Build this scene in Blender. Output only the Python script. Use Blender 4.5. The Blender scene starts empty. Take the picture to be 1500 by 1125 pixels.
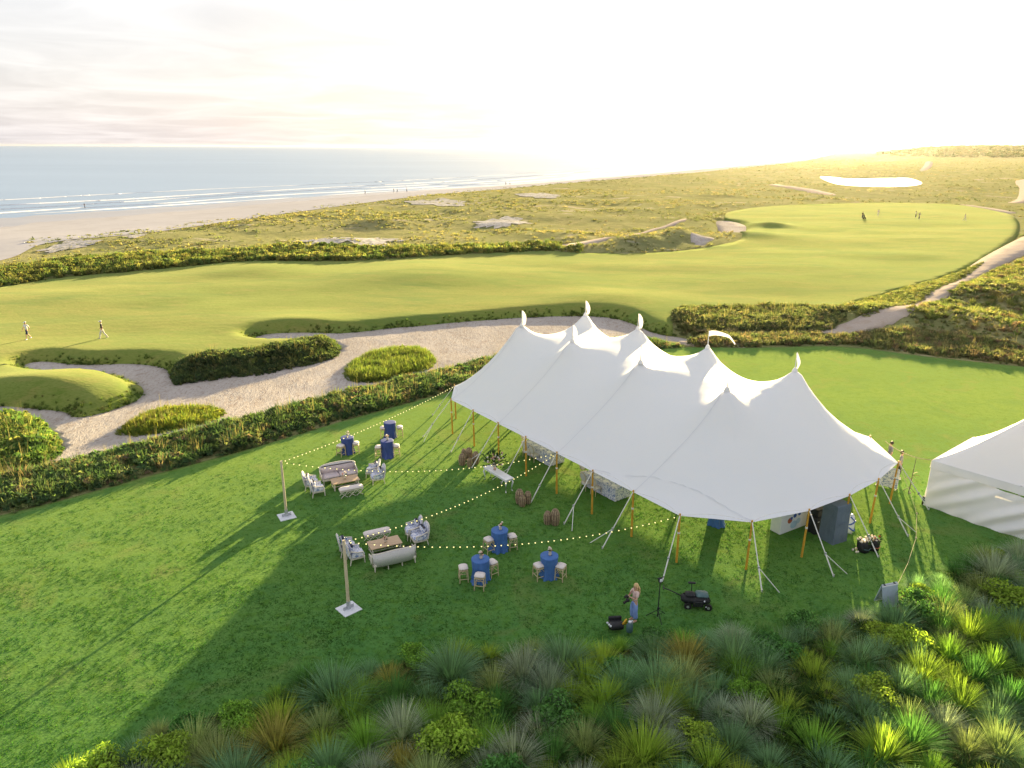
import bpy, bmesh, math, random
import numpy as np
from mathutils import Vector, Matrix
from mathutils.geometry import delaunay_2d_cdt
random.seed(7); RNG = np.random.default_rng(7)
SC = bpy.context.scene; COL = SC.collection
R = math.radians

# ------------------------------------------------------------------ camera
FPX, PITCH, ROLL, CAMH = 1071.0, R(17.95), R(0.22), 18.0      # focal length in px of a 1500 px wide picture
cam = bpy.data.cameras.new('camera'); cam.sensor_width = 36.0
cam.lens = 36.0*FPX/1500.0; cam.clip_start = 0.5; cam.clip_end = 120000
camo = bpy.data.objects.new('camera', cam); COL.objects.link(camo)
camo.matrix_world = (Matrix.Translation((0, 0, CAMH)) @ Matrix.Rotation(R(90)-PITCH, 4, 'X') @ Matrix.Rotation(ROLL, 4, 'Z'))
SC.camera = camo

def ray(px, py):
    u = (px-750.0)/FPX; v = (562.5-py)/FPX
    c, s = math.cos(ROLL), math.sin(ROLL)
    u, v = u*c-v*s, u*s+v*c
    return (u, math.cos(PITCH)+v*math.sin(PITCH), -math.sin(PITCH)+v*math.cos(PITCH))
def at(px, py, z=0.0):
    'where the sight line through a point of the photograph meets the level z'
    d = ray(px, py); t = (z-CAMH)/d[2]
    return Vector((d[0]*t, d[1]*t, z))

# ------------------------------------------------------------------ light
SUN_EL, SUN_AZ = R(7.5), math.atan2(0.4015, 1.05)              # azimuth measured from +Y towards +X
SUNV = Vector((math.cos(SUN_EL)*math.sin(SUN_AZ), math.cos(SUN_EL)*math.cos(SUN_AZ), math.sin(SUN_EL)))
sun = bpy.data.lights.new('sun', 'SUN'); sun.energy = 3.4; sun.angle = R(0.6); sun.color = (1.0, 0.77, 0.40)
suno = bpy.data.objects.new('sun', sun); COL.objects.link(suno)
suno.rotation_euler = SUNV.to_track_quat('Z', 'Y').to_euler(); suno.location = (60, 150, 60)

W = bpy.data.worlds.new('World'); SC.world = W; W.use_nodes = True
nt = W.node_tree; nt.nodes.clear()
def N(t, typ, **kw):
    n = t.nodes.new(typ)
    for k, v in kw.items():
        if isinstance(k, str) and hasattr(n, k): setattr(n, k, v)
    return n
wo = N(nt, 'ShaderNodeOutputWorld'); bg = N(nt, 'ShaderNodeBackground')
sky = N(nt, 'ShaderNodeTexSky'); sky.sky_type = 'NISHITA'; sky.sun_disc = False
sky.sun_elevation = SUN_EL; sky.sun_rotation = SUN_AZ; sky.altitude = 20; sky.air_density = 1.0; sky.dust_density = 2.2; sky.ozone_density = 1.0
tc = N(nt, 'ShaderNodeTexCoord')
# thin high cloud: noise on a plane seen in perspective (direction / height)
sep = N(nt, 'ShaderNodeSeparateXYZ'); nt.links.new(tc.outputs['Generated'], sep.inputs[0])
def math_node(t, op, a, b=None, clamp=False):
    n = t.nodes.new('ShaderNodeMath'); n.operation = op; n.use_clamp = clamp
    for i, x in enumerate((a, b)):
        if x is None: continue
        if isinstance(x, (int, float)): n.inputs[i].default_value = x
        else: t.links.new(x, n.inputs[i])
    return n.outputs[0]
zz = math_node(nt, 'ADD', math_node(nt, 'MAXIMUM', sep.outputs[2], 0.0), 0.06)
cx = math_node(nt, 'DIVIDE', sep.outputs[0], zz); cy = math_node(nt, 'DIVIDE', sep.outputs[1], zz)
comb = N(nt, 'ShaderNodeCombineXYZ'); nt.links.new(cx, comb.inputs[0]); nt.links.new(cy, comb.inputs[1])
cn = N(nt, 'ShaderNodeTexNoise'); cn.inputs['Scale'].default_value = 0.85; cn.inputs['Detail'].default_value = 7; cn.inputs['Roughness'].default_value = 0.55
cn.inputs['Distortion'].default_value = 0.6
nt.links.new(comb.outputs[0], cn.inputs['Vector'])
cr = N(nt, 'ShaderNodeMapRange'); cr.inputs['From Min'].default_value = 0.38; cr.inputs['From Max'].default_value = 0.68
nt.links.new(cn.outputs[0], cr.inputs['Value'])
dot = N(nt, 'ShaderNodeVectorMath', operation='DOT_PRODUCT'); nt.links.new(tc.outputs['Generated'], dot.inputs[0]); dot.inputs[1].default_value = SUNV
d0 = math_node(nt, 'MAXIMUM', dot.outputs['Value'], 0.0)
g1 = math_node(nt, 'MULTIPLY', math_node(nt, 'POWER', d0, 110.0), 6.0)
g2 = math_node(nt, 'MULTIPLY', math_node(nt, 'POWER', d0, 16.0), 0.17)
glow = math_node(nt, 'ADD', g1, g2)
SKY_K = 1.0
cloud = N(nt, 'ShaderNodeMix', data_type='RGBA')                    # veil colour between and inside the clouds
cloud.inputs['A'].default_value = (0.71, 0.695, 0.735, 1); cloud.inputs['B'].default_value = (0.91, 0.89, 0.92, 1)
nt.links.new(cr.outputs[0], cloud.inputs['Factor'])
gcol = N(nt, 'ShaderNodeMix', data_type='RGBA', blend_type='ADD'); gcol.inputs['Factor'].default_value = 1.0
nt.links.new(cloud.outputs['Result'], gcol.inputs['A'])
gl = N(nt, 'ShaderNodeVectorMath', operation='SCALE'); gl.inputs[0].default_value = (1.0, 0.86, 0.62); nt.links.new(glow, gl.inputs['Scale'])
nt.links.new(gl.outputs[0], gcol.inputs['B'])
sk = N(nt, 'ShaderNodeMix', data_type='RGBA'); sk.inputs['Factor'].default_value = 0.95
nt.links.new(sky.outputs[0], sk.inputs['A']); nt.links.new(gcol.outputs['Result'], sk.inputs['B'])
nt.links.new(sk.outputs['Result'], bg.inputs['Color']); bg.inputs['Strength'].default_value = 0.128
nt.links.new(bg.outputs[0], wo.inputs['Surface'])

SC.view_settings.view_transform = 'Standard'; SC.view_settings.look = 'None'
SC.view_settings.exposure = 3.0; SC.view_settings.gamma = 1.0; SC.view_settings.use_curve_mapping = False
SC.render.engine = 'CYCLES'; SC.cycles.use_denoising = True; SC.cycles.max_bounces = 6
SC.cycles.volume_step_rate = 4; SC.cycles.transparent_max_bounces = 8

# ------------------------------------------------------------------ materials
def new_mat(name):
    m = bpy.data.materials.new(name); m.use_nodes = True; t = m.node_tree
    return m, t, t.nodes['Principled BSDF'], t.nodes['Material Output']
def noise_fac(t, vec, scale, lo=0.35, hi=0.65, detail=4, dist=0.0, rough=0.55):
    n = t.nodes.new('ShaderNodeTexNoise'); n.inputs['Scale'].default_value = scale; n.inputs['Detail'].default_value = detail
    n.inputs['Distortion'].default_value = dist; n.inputs['Roughness'].default_value = rough
    t.links.new(vec, n.inputs['Vector'])
    r = t.nodes.new('ShaderNodeMapRange'); r.inputs['From Min'].default_value = lo; r.inputs['From Max'].default_value = hi
    t.links.new(n.outputs[0], r.inputs['Value']); return r.outputs[0]
def mixc(t, fac, a, b, blend='MIX'):
    m = t.nodes.new('ShaderNodeMix'); m.data_type = 'RGBA'; m.blend_type = blend
    for key, x in (('Factor', fac), ('A', a), ('B', b)):
        s = m.inputs[key]
        if key != 'Factor': s = [i for i in m.inputs if i.name == key and i.type == 'RGBA'][0]
        if isinstance(x, (int, float)): s.default_value = x
        elif isinstance(x, tuple): s.default_value = x if len(x) == 4 else (*x, 1)
        else: t.links.new(x, s)
    return [o for o in m.outputs if o.type == 'RGBA'][0]
def pmat(name, base, rough=0.6, layers=(), bump=None, coord='OBJECT', metal=0.0, spec=0.4, trans=0.0, tcol=None, stretch=None, emit=None, sheen=None):
    'layers: (scale, colour, lo, hi[, distortion]); bump: (scale, strength, distance)'
    m, t, p, out = new_mat(name)
    if coord == 'OBJECT': v = t.nodes.new('ShaderNodeTexCoord').outputs['Object']
    else: v = t.nodes.new('ShaderNodeNewGeometry').outputs['Position']
    if stretch:
        mp = t.nodes.new('ShaderNodeMapping'); mp.inputs['Scale'].default_value = stretch[0]; mp.inputs['Rotation'].default_value = stretch[1]
        t.links.new(v, mp.inputs['Vector']); v = mp.outputs[0]
    c = (*base, 1) if len(base) == 3 else base
    for L in layers:
        f = noise_fac(t, v, L[0], L[2], L[3], dist=L[4] if len(L) > 4 else 0.0)
        c = mixc(t, f, c, L[1])
    if isinstance(c, tuple): p.inputs['Base Color'].default_value = c
    else: t.links.new(c, p.inputs['Base Color'])
    p.inputs['Roughness'].default_value = rough; p.inputs['Metallic'].default_value = metal
    p.inputs['Specular IOR Level'].default_value = spec
    if bump:
        bs = bump if isinstance(bump[0], tuple) else (bump,)
        prev = None
        for (sc, st, di) in bs:
            n = t.nodes.new('ShaderNodeTexNoise'); n.inputs['Scale'].default_value = sc; n.inputs['Detail'].default_value = 4
            t.links.new(v, n.inputs['Vector'])
            b = t.nodes.new('ShaderNodeBump'); b.inputs['Strength'].default_value = st; b.inputs['Distance'].default_value = di
            t.links.new(n.outputs[0], b.inputs['Height'])
            if prev: t.links.new(prev, b.inputs['Normal'])
            prev = b.outputs[0]
        t.links.new(prev, p.inputs['Normal'])
    if sheen: p.inputs['Sheen Weight'].default_value = sheen[0]; p.inputs['Sheen Roughness'].default_value = 0.45; p.inputs['Sheen Tint'].default_value = (*sheen[1], 1)
    if emit: p.inputs['Emission Color'].default_value = (*emit[0], 1); p.inputs['Emission Strength'].default_value = emit[1]
    if trans > 0:
        tr = t.nodes.new('ShaderNodeBsdfTranslucent'); mx = t.nodes.new('ShaderNodeMixShader'); mx.inputs[0].default_value = trans
        if tcol: tr.inputs[0].default_value = (*tcol, 1)
        elif isinstance(c, tuple): tr.inputs[0].default_value = c
        else: t.links.new(c, tr.inputs[0])
        t.links.new(p.outputs[0], mx.inputs[1]); t.links.new(tr.outputs[0], mx.inputs[2]); t.links.new(mx.outputs[0], out.inputs[0])
    return m
def leaf_mat(name, use_object_color=False, trans=0.50, ttint=(1.22, 1.30, 0.72)):
    m, t, p, out = new_mat(name)
    a = t.nodes.new('ShaderNodeAttribute'); a.attribute_name = 'Col'; c = a.outputs['Color']
    if use_object_color:
        o = t.nodes.new('ShaderNodeObjectInfo'); c = mixc(t, 1.0, c, o.outputs['Color'], 'MULTIPLY')
    t.links.new(c, p.inputs['Base Color']); p.inputs['Roughness'].default_value = 0.75; p.inputs['Specular IOR Level'].default_value = 0.12
    tr = t.nodes.new('ShaderNodeBsdfTranslucent'); t.links.new(mixc(t, 1.0, c, ttint, 'MULTIPLY'), tr.inputs[0])
    mx = t.nodes.new('ShaderNodeMixShader'); mx.inputs[0].default_value = trans
    t.links.new(p.outputs[0], mx.inputs[1]); t.links.new(tr.outputs[0], mx.inputs[2]); t.links.new(mx.outputs[0], out.inputs[0])
    return m
M = {}
M['lawn'] = pmat('lawn_turf', (0.062, 0.178, 0.046), 0.9, [(0.09, (0.094, 0.198, 0.042), 0.35, 0.65), (0.5, (0.050, 0.152, 0.042), 0.45, 0.75, 0.8), (2.2, (0.058, 0.150, 0.020), 0.48, 0.72), (0.30, (0.125, 0.165, 0.055), 0.56, 0.78, 1.0), (11, (0.030, 0.100, 0.020), 0.5, 0.8), (25, (0.075, 0.185, 0.030), 0.55, 0.75)],
                 bump=((2.0, 0.15, 0.03), (12, 0.38, 0.03)), coord='P', spec=0.0, sheen=(0.19, (0.76, 0.80, 0.26)))
M['fairway'] = pmat('fairway_turf', (0.155, 0.205, 0.048), 0.9, [(0.035, (0.190, 0.205, 0.055), 0.4, 0.62, 1.0), (0.12, (0.085, 0.155, 0.040), 0.46, 0.72, 1.2), (0.33, (0.225, 0.205, 0.065), 0.52, 0.80, 1.5), (1.4, (0.11, 0.17, 0.030), 0.52, 0.78), (7, (0.10, 0.15, 0.025), 0.48, 0.75)],
                    bump=((0.8, 0.25, 0.10), (5, 0.6, 0.04)), coord='P', spec=0.0, sheen=(0.12, (0.80, 0.85, 0.46)), stretch=((0.5, 1.3, 1), (0, 0, 0.2)))
M['rough'] = pmat('rough_turf', (0.055, 0.125, 0.016), 0.9, [(0.25, (0.11, 0.15, 0.020), 0.4, 0.65, 1.0), (1.6, (0.04, 0.10, 0.014), 0.45, 0.7), (9, (0.03, 0.07, 0.010), 0.5, 0.75)],
                  bump=((3.0, 0.4, 0.08), (14, 0.6, 0.04)), coord='P', spec=0.05)
M['ground'] = pmat('dune_ground', (0.200, 0.215, 0.088), 0.95, [(0.035, (0.270, 0.250, 0.120), 0.42, 0.66, 1.0), (0.11, (0.150, 0.170, 0.070), 0.45, 0.64, 1.4), (0.05, (0.38, 0.34, 0.29), 0.60, 0.70, 2.0), (0.7, (0.160, 0.165, 0.065), 0.48, 0.7), (3.5, (0.110, 0.120, 0.045), 0.52, 0.78)],
                   bump=((0.5, 0.5, 0.6), (2.5, 0.7, 0.25)), coord='P', spec=0.0, sheen=(0.07, (0.90, 0.84, 0.50)))
M['sand'] = pmat('waste_sand', (0.40, 0.370, 0.340), 0.95, [(0.10, (0.46, 0.430, 0.405), 0.4, 0.65, 1.0), (0.8, (0.32, 0.275, 0.240), 0.5, 0.75, 2.0), (5, (0.26, 0.21, 0.17), 0.52, 0.72), (22, (0.48, 0.42, 0.37), 0.55, 0.75)],
                 bump=((1.6, 0.6, 0.12), (9, 0.9, 0.07)), coord='P', spec=0.0, stretch=((1.6, 0.6, 1), (0, 0, -0.5)))
M['dune_sand'] = pmat('dune_sand', (0.46, 0.44, 0.43), 0.95, [(0.25, (0.32, 0.31, 0.27), 0.48, 0.66, 1.5), (1.2, (0.16, 0.17, 0.09), 0.52, 0.66, 1.0)], bump=(0.8, 0.8, 0.4), coord='P', spec=0.0)
M['beach'] = pmat('beach_sand', (0.40, 0.395, 0.41), 0.9, [(0.02, (0.45, 0.44, 0.455), 0.4, 0.7), (0.15, (0.36, 0.35, 0.36), 0.5, 0.75)], bump=(0.8, 0.3, 0.1), coord='P', spec=0.0)
M['wet_sand'] = pmat('wet_sand', (0.25, 0.245, 0.25), 0.30, [(0.03, (0.31, 0.30, 0.30), 0.4, 0.7)], bump=(0.5, 0.15, 0.05), coord='P', spec=0.5)
M['path'] = pmat('path_sand', (0.42, 0.36, 0.31), 0.95, [(0.5, (0.36, 0.29, 0.23), 0.5, 0.75, 1.0), (4, (0.50, 0.43, 0.37), 0.55, 0.75)], bump=(4, 0.6, 0.06), coord='P', spec=0.0)
M['sea'] = pmat('sea_water', (0.20, 0.30, 0.44), 0.35, [(0.004, (0.24, 0.345, 0.49), 0.4, 0.65)], bump=((0.12, 0.30, 0.5), (0.6, 0.25, 0.15)), coord='P', spec=0.30, stretch=((0.6, 1.6, 1), (0, 0, 0.15)))
M['foam'] = pmat('foam', (0.82, 0.82, 0.83), 0.8, [(0.7, (0.62, 0.65, 0.68), 0.5, 0.7)], coord='P', spec=0.1)
M['pond'] = pmat('pond_water', (0.06, 0.08, 0.07), 0.06, bump=(0.8, 0.05, 0.05), coord='P', spec=0.6)
M['leaf'] = leaf_mat('foliage'); M['tussock'] = leaf_mat('tussock_blades', True, 0.45)
M['canvas'] = pmat('sailcloth', (0.82, 0.84, 0.89), 0.7, [(0.35, (0.795, 0.825, 0.89), 0.4, 0.7), (3.0, (0.83, 0.84, 0.88), 0.5, 0.8)], bump=((0.9, 0.25, 0.06), (30, 0.08, 0.01)), trans=0.22, tcol=(0.80, 0.77, 0.72), spec=0.25)
M['canvas2'] = pmat('wall_canvas', (0.82, 0.835, 0.87), 0.7, [(0.8, (0.76, 0.785, 0.84), 0.45, 0.75)], bump=(3, 0.15, 0.05), trans=0.10, tcol=(0.8, 0.74, 0.62), spec=0.2)
M['seam'] = pmat('seam_tape', (0.66, 0.68, 0.74), 0.7)
M['pole'] = pmat('varnished_pole', (0.58, 0.31, 0.040), 0.45, [(6, (0.46, 0.23, 0.03), 0.45, 0.7)], bump=(20, 0.2, 0.01), trans=0.0)
M['timber'] = pmat('raw_timber', (0.56, 0.49, 0.33), 0.7, [(5, (0.46, 0.39, 0.25), 0.45, 0.7), (1.2, (0.60, 0.54, 0.40), 0.5, 0.7)], bump=(18, 0.3, 0.01))
M['strap'] = pmat('strap_webbing', (0.72, 0.72, 0.70), 0.8, [(9, (0.60, 0.61, 0.60), 0.5, 0.7)])
M['rope'] = pmat('pale_rope', (0.55, 0.48, 0.28), 0.9, [(20, (0.42, 0.36, 0.20), 0.45, 0.7)])
M['steel'] = pmat('galvanised_steel', (0.50, 0.52, 0.55), 0.4, [(8, (0.36, 0.38, 0.42), 0.45, 0.7)], metal=0.6)
M['plate'] = pmat('white_base_plate', (0.62, 0.65, 0.70), 0.5, [(4, (0.48, 0.51, 0.56), 0.5, 0.75)])
M['bulb'] = pmat('lit_bulb', (0.9, 0.85, 0.5), 0.4, emit=((1.0, 0.84, 0.30), 0.20))
M['wire'] = pmat('cable', (0.05, 0.05, 0.04), 0.6, [(30, (0.08, 0.08, 0.07), 0.5, 0.7)])
M['linen'] = pmat('cream_upholstery', (0.66, 0.61, 0.58), 0.85, [(4, (0.58, 0.53, 0.51), 0.45, 0.7), (40, (0.70, 0.66, 0.63), 0.5, 0.7)], bump=(60, 0.2, 0.005))
M['mauve'] = pmat('mauve_upholstery', (0.50, 0.44, 0.45), 0.85, [(4, (0.44, 0.38, 0.40), 0.45, 0.7), (40, (0.54, 0.48, 0.49), 0.5, 0.7)], bump=(60, 0.2, 0.005))
M['white_wood'] = pmat('painted_wood', (0.64, 0.60, 0.52), 0.5, [(10, (0.52, 0.48, 0.41), 0.5, 0.7)])
M['cane'] = pmat('cane_panel', (0.58, 0.57, 0.56), 0.7, [(25, (0.46, 0.45, 0.44), 0.5, 0.7)], bump=(60, 0.5, 0.01))
M['toile'] = pmat('blue_white_print', (0.70, 0.71, 0.76), 0.85, [(9, (0.13, 0.20, 0.42), 0.50, 0.58, 1.2), (16, (0.40, 0.44, 0.56), 0.54, 0.62, 1.0)], bump=(40, 0.15, 0.005))
M['table_wood'] = pmat('pale_oak', (0.48, 0.35, 0.22), 0.5, [(3, (0.40, 0.28, 0.17), 0.45, 0.7)], stretch=((1, 9, 9), (0, 0, 0)), bump=(12, 0.15, 0.005))
M['blue_cloth'] = pmat('blue_velvet', (0.055, 0.150, 0.40), 0.75, [(3, (0.042, 0.115, 0.32), 0.45, 0.7)], bump=(30, 0.1, 0.005))
M['navy_cloth'] = pmat('navy_velvet', (0.032, 0.062, 0.24), 0.75, [(3, (0.025, 0.050, 0.19), 0.45, 0.7)], bump=(30, 0.1, 0.005))
M['bamboo'] = pmat('bamboo', (0.50, 0.42, 0.26), 0.5, [(12, (0.40, 0.31, 0.18), 0.5, 0.7)])
M['wicker'] = pmat('wicker', (0.17, 0.12, 0.075), 0.75, [(14, (0.26, 0.19, 0.12), 0.48, 0.65), (3, (0.12, 0.09, 0.06), 0.5, 0.7)], bump=(40, 0.6, 0.02))
M['petal'] = pmat('flower_petals', (0.80, 0.76, 0.66), 0.8, [(9, (0.75, 0.66, 0.50), 0.5, 0.7)], trans=0.25)
M['pink_petal'] = pmat('blush_petals', (0.70, 0.42, 0.34), 0.8, [(9, (0.62, 0.34, 0.25), 0.5, 0.7)], trans=0.25)
M['orange_petal'] = pmat('rust_petals', (0.55, 0.13, 0.03), 0.8, [(9, (0.42, 0.08, 0.03), 0.5, 0.7)], trans=0.2)
M['stem_green'] = pmat('flower_leaves', (0.04, 0.09, 0.02), 0.7, [(9, (0.07, 0.13, 0.03), 0.5, 0.7)], trans=0.3)
M['vase'] = pmat('glass_vase', (0.55, 0.50, 0.40), 0.2, [(5, (0.45, 0.40, 0.32), 0.5, 0.7)])
M['black'] = pmat('black_nylon', (0.012, 0.013, 0.016), 0.6, [(9, (0.03, 0.032, 0.036), 0.5, 0.7)], bump=(20, 0.3, 0.01))
M['rubber'] = pmat('rubber', (0.015, 0.015, 0.015), 0.8, [(9, (0.025, 0.025, 0.025), 0.5, 0.7)])
M['teal_plastic'] = pmat('teal_cover', (0.06, 0.12, 0.13), 0.5, [(5, (0.10, 0.18, 0.18), 0.5, 0.7)])
M['yellow'] = pmat('yellow_strap', (0.60, 0.36, 0.02), 0.6, [(9, (0.5, 0.28, 0.02), 0.5, 0.7)])
M['greycloth'] = pmat('slate_cloth', (0.115, 0.155, 0.21), 0.8, [(2, (0.09, 0.125, 0.17), 0.45, 0.7), (25, (0.13, 0.17, 0.22), 0.5, 0.7)], bump=(6, 0.3, 0.03))
M['board_white'] = pmat('white_board', (0.72, 0.74, 0.77), 0.4, [(3, (0.66, 0.69, 0.74), 0.45, 0.7)])
M['paleblue'] = pmat('pale_blue_paint', (0.42, 0.58, 0.70), 0.5, [(4, (0.36, 0.52, 0.66), 0.5, 0.7)])
M['deepblue'] = pmat('deep_blue_paint', (0.04, 0.10, 0.35), 0.5, [(4, (0.06, 0.14, 0.4), 0.5, 0.7)])
M['rust'] = pmat('rust_paint', (0.42, 0.12, 0.06), 0.5, [(4, (0.34, 0.09, 0.05), 0.5, 0.7)])
M['signgrey'] = pmat('sign_panel', (0.34, 0.42, 0.50), 0.5, [(3, (0.27, 0.34, 0.42), 0.45, 0.7)])
M['skin'] = pmat('skin', (0.52, 0.32, 0.23), 0.55, [(6, (0.46, 0.27, 0.19), 0.45, 0.7)])
M['blond'] = pmat('blond_hair', (0.58, 0.42, 0.20), 0.55, [(14, (0.44, 0.30, 0.13), 0.45, 0.7)])
M['darkhair'] = pmat('dark_hair', (0.03, 0.02, 0.015), 0.5, [(14, (0.05, 0.035, 0.025), 0.45, 0.7)])
def cloth(name, c): return pmat(name, c, 0.85, [(5, tuple(x*0.8 for x in c), 0.45, 0.7)], bump=(10, 0.25, 0.02))
M['blush_top'] = cloth('blush_top', (0.60, 0.46, 0.42)); M['denim'] = cloth('periwinkle_trousers', (0.20, 0.31, 0.62))
M['white_shirt'] = cloth('white_shirt', (0.72, 0.72, 0.74)); M['navy'] = cloth('navy_cotton', (0.035, 0.045, 0.09)); M['black_shirt'] = cloth('black_shirt', (0.02, 0.02, 0.022))
M['khaki'] = cloth('pale_trousers', (0.62, 0.60, 0.56)); M['grey_shirt'] = cloth('grey_shirt', (0.22, 0.22, 0.24)); M['lilac'] = cloth('lilac_shirt', (0.45, 0.42, 0.52))
M['soil'] = pmat('soil', (0.05, 0.045, 0.025), 0.95, [(2, (0.03, 0.04, 0.015), 0.4, 0.7)], coord='P')

# ------------------------------------------------------------------ mesh helpers
def link(name, me, mat=None, parent=None, loc=None, rotz=None, smooth=False):
    o = bpy.data.objects.new(name, me); COL.objects.link(o)
    if mat is not None: me.materials.append(M[mat] if isinstance(mat, str) else mat)
    if parent: o.parent = parent
    if loc is not None: o.location = loc
    if rotz is not None: o.rotation_euler = (0, 0, rotz)
    if smooth: me.polygons.foreach_set('use_smooth', [True]*len(me.polygons))
    return o
def tag(o, label=None, cat=None, group=None, kind=None):
    if label: o['label'] = label
    if cat: o['category'] = cat
    if group: o['group'] = group
    if kind: o['kind'] = kind
    return o
def empty(name, loc, rotz=0, label=None, cat=None, group=None):
    o = bpy.data.objects.new(name, None); COL.objects.link(o); o.location = loc; o.rotation_euler = (0, 0, rotz)
    o.empty_display_size = 0.2
    return tag(o, label, cat, group)
KIDS = {}
def copy_tree(o, loc=None, rotz=None, label=None, group=None):
    kids = {}
    for x in bpy.data.objects:
        if x.parent: kids.setdefault(x.parent.name, []).append(x)
    def rec(s, par):
        c = s.copy(); COL.objects.link(c)
        if par: c.parent = par
        for k in kids.get(s.name, ()): rec(k, c)
        return c
    c = rec(o, None)
    if loc is not None: c.location = loc
    if rotz is not None: c.rotation_euler = (0, 0, rotz)
    if label: c['label'] = label
    if group: c['group'] = group
    return c
class MB:
    'collects simple shapes into one mesh'
    def __init__(s): s.v = []; s.f = []
    def add(s, vs, fs):
        n = len(s.v); s.v += [tuple(x) for x in vs]; s.f += [tuple(i+n for i in f) for f in fs]; return s
    def box(s, c, d, rot=None, taper=1.0, bev=0.0):
        x, y, z = (q/2 for q in d); M3 = rot or Matrix.Identity(3); c = Vector(c)
        if bev <= 0:
            vs = [Vector((sx*x*(taper if sz > 0 else 1), sy*y*(taper if sz > 0 else 1), sz*z)) for sz in (-1, 1) for sx, sy in ((-1, -1), (1, -1), (1, 1), (-1, 1))]
            return s.add([c+M3@q for q in vs], [(3, 2, 1, 0), (4, 5, 6, 7), (0, 1, 5, 4), (1, 2, 6, 5), (2, 3, 7, 6), (3, 0, 4, 7)])
        b = min(bev, x*0.9, y*0.9, z*0.9); vs = []
        for zz, ins in ((-z, b), (-z+b, 0), (z-b, 0), (z, b)):
            for (sx, sy, ax, ay) in ((-1, -1, 1, 0), (-1, -1, 0, 1), (-1, 1, 0, -1), (-1, 1, 1, 0), (1, 1, -1, 0), (1, 1, 0, -1), (1, -1, 0, 1), (1, -1, -1, 0)):
                vs.append(Vector((sx*(x-ins)+ax*b*0.9, sy*(y-ins)+ay*b*0.9, zz)))
        fs = [tuple(range(8)), tuple(range(31, 23, -1))]
        for k in range(3):
            for i in range(8): j = (i+1) % 8; fs.append((k*8+i, (k+1)*8+i, (k+1)*8+j, k*8+j))
        return s.add([c+M3@q for q in vs], fs)
    def tube(s, pts, r, n=8, caps=True):
        pts = [Vector(p) for p in pts]; rs = r if isinstance(r, (list, tuple)) else [r]*len(pts); vs = []
        for i, p in enumerate(pts):
            d = (pts[min(i+1, len(pts)-1)]-pts[max(i-1, 0)]).normalized()
            a = d.orthogonal().normalized() if abs(d.z) > 0.99 else d.cross(Vector((0, 0, 1))).normalized()
            b = d.cross(a)
            vs += [p+(a*math.cos(2*math.pi*k/n)+b*math.sin(2*math.pi*k/n))*rs[i] for k in range(n)]
        fs = [(i*n+k, i*n+(k+1) % n, (i+1)*n+(k+1) % n, (i+1)*n+k) for i in range(len(pts)-1) for k in range(n)]
        if caps: fs += [tuple(range(n-1, -1, -1)), tuple((len(pts)-1)*n+k for k in range(n))]
        return s.add(vs, fs)
    def lathe(s, prof, c=(0, 0, 0), n=20, fold=None):
        'prof: (radius, z); fold(angle, i) multiplies the radius'
        c = Vector(c); vs = []
        for i, (r, z) in enumerate(prof):
            for k in range(n):
                a = 2*math.pi*k/n; q = r*(fold(a, i) if fold else 1)
                vs.append(c+Vector((q*math.cos(a), q*math.sin(a), z)))
        fs = [(i*n+k, i*n+(k+1) % n, (i+1)*n+(k+1) % n, (i+1)*n+k) for i in range(len(prof)-1) for k in range(n)]
        fs += [tuple(range(n-1, -1, -1)), tuple((len(prof)-1)*n+k for k in range(n))]
        return s.add(vs, fs)
    def ball(s, c, r, n=8, m=5, sq=(1, 1, 1)):
        prof = [(max(0.02, math.sin(math.pi*(i+0.001)/m))*r, -math.cos(math.pi*i/m)*r) for i in range(m+1)]
        c = Vector(c); vs = []
        for (q, z) in prof:
            for k in range(n):
                a = 2*math.pi*k/n; vs.append(c+Vector((q*math.cos(a)*sq[0], q*math.sin(a)*sq[1], z*sq[2])))
        fs = [(i*n+k, i*n+(k+1) % n, (i+1)*n+(k+1) % n, (i+1)*n+k) for i in range(m) for k in range(n)]
        fs += [tuple(range(n-1, -1, -1)), tuple(m*n+k for k in range(n))]
        return s.add(vs, fs)
    def mesh(s, name):
        me = bpy.data.meshes.new(name); me.from_pydata(s.v, [], s.f); me.update(); return me
    def obj(s, name, mat, parent=None, smooth=False, loc=None, rotz=None):
        return link(name, s.mesh(name), mat, parent, loc, rotz, smooth)
def np_mesh(name, V, Q, col=None):
    'quads (or triangles) from numpy arrays, with a point colour'
    me = bpy.data.meshes.new(name); nv, nf, k = len(V), len(Q), Q.shape[1]
    me.vertices.add(nv); me.vertices.foreach_set('co', np.ascontiguousarray(V, dtype=np.float32).ravel())
    me.loops.add(nf*k); me.loops.foreach_set('vertex_index', np.ascontiguousarray(Q, dtype=np.int32).ravel())
    me.polygons.add(nf); me.polygons.foreach_set('loop_start', np.arange(nf, dtype=np.int32)*k)
    me.update(calc_edges=True); me.validate()
    if col is not None:
        a = me.color_attributes.new('Col', 'FLOAT_COLOR', 'POINT')
        c4 = np.ones((nv, 4), np.float32); c4[:, :3] = col; a.data.foreach_set('color', c4.ravel())
    return me
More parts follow.
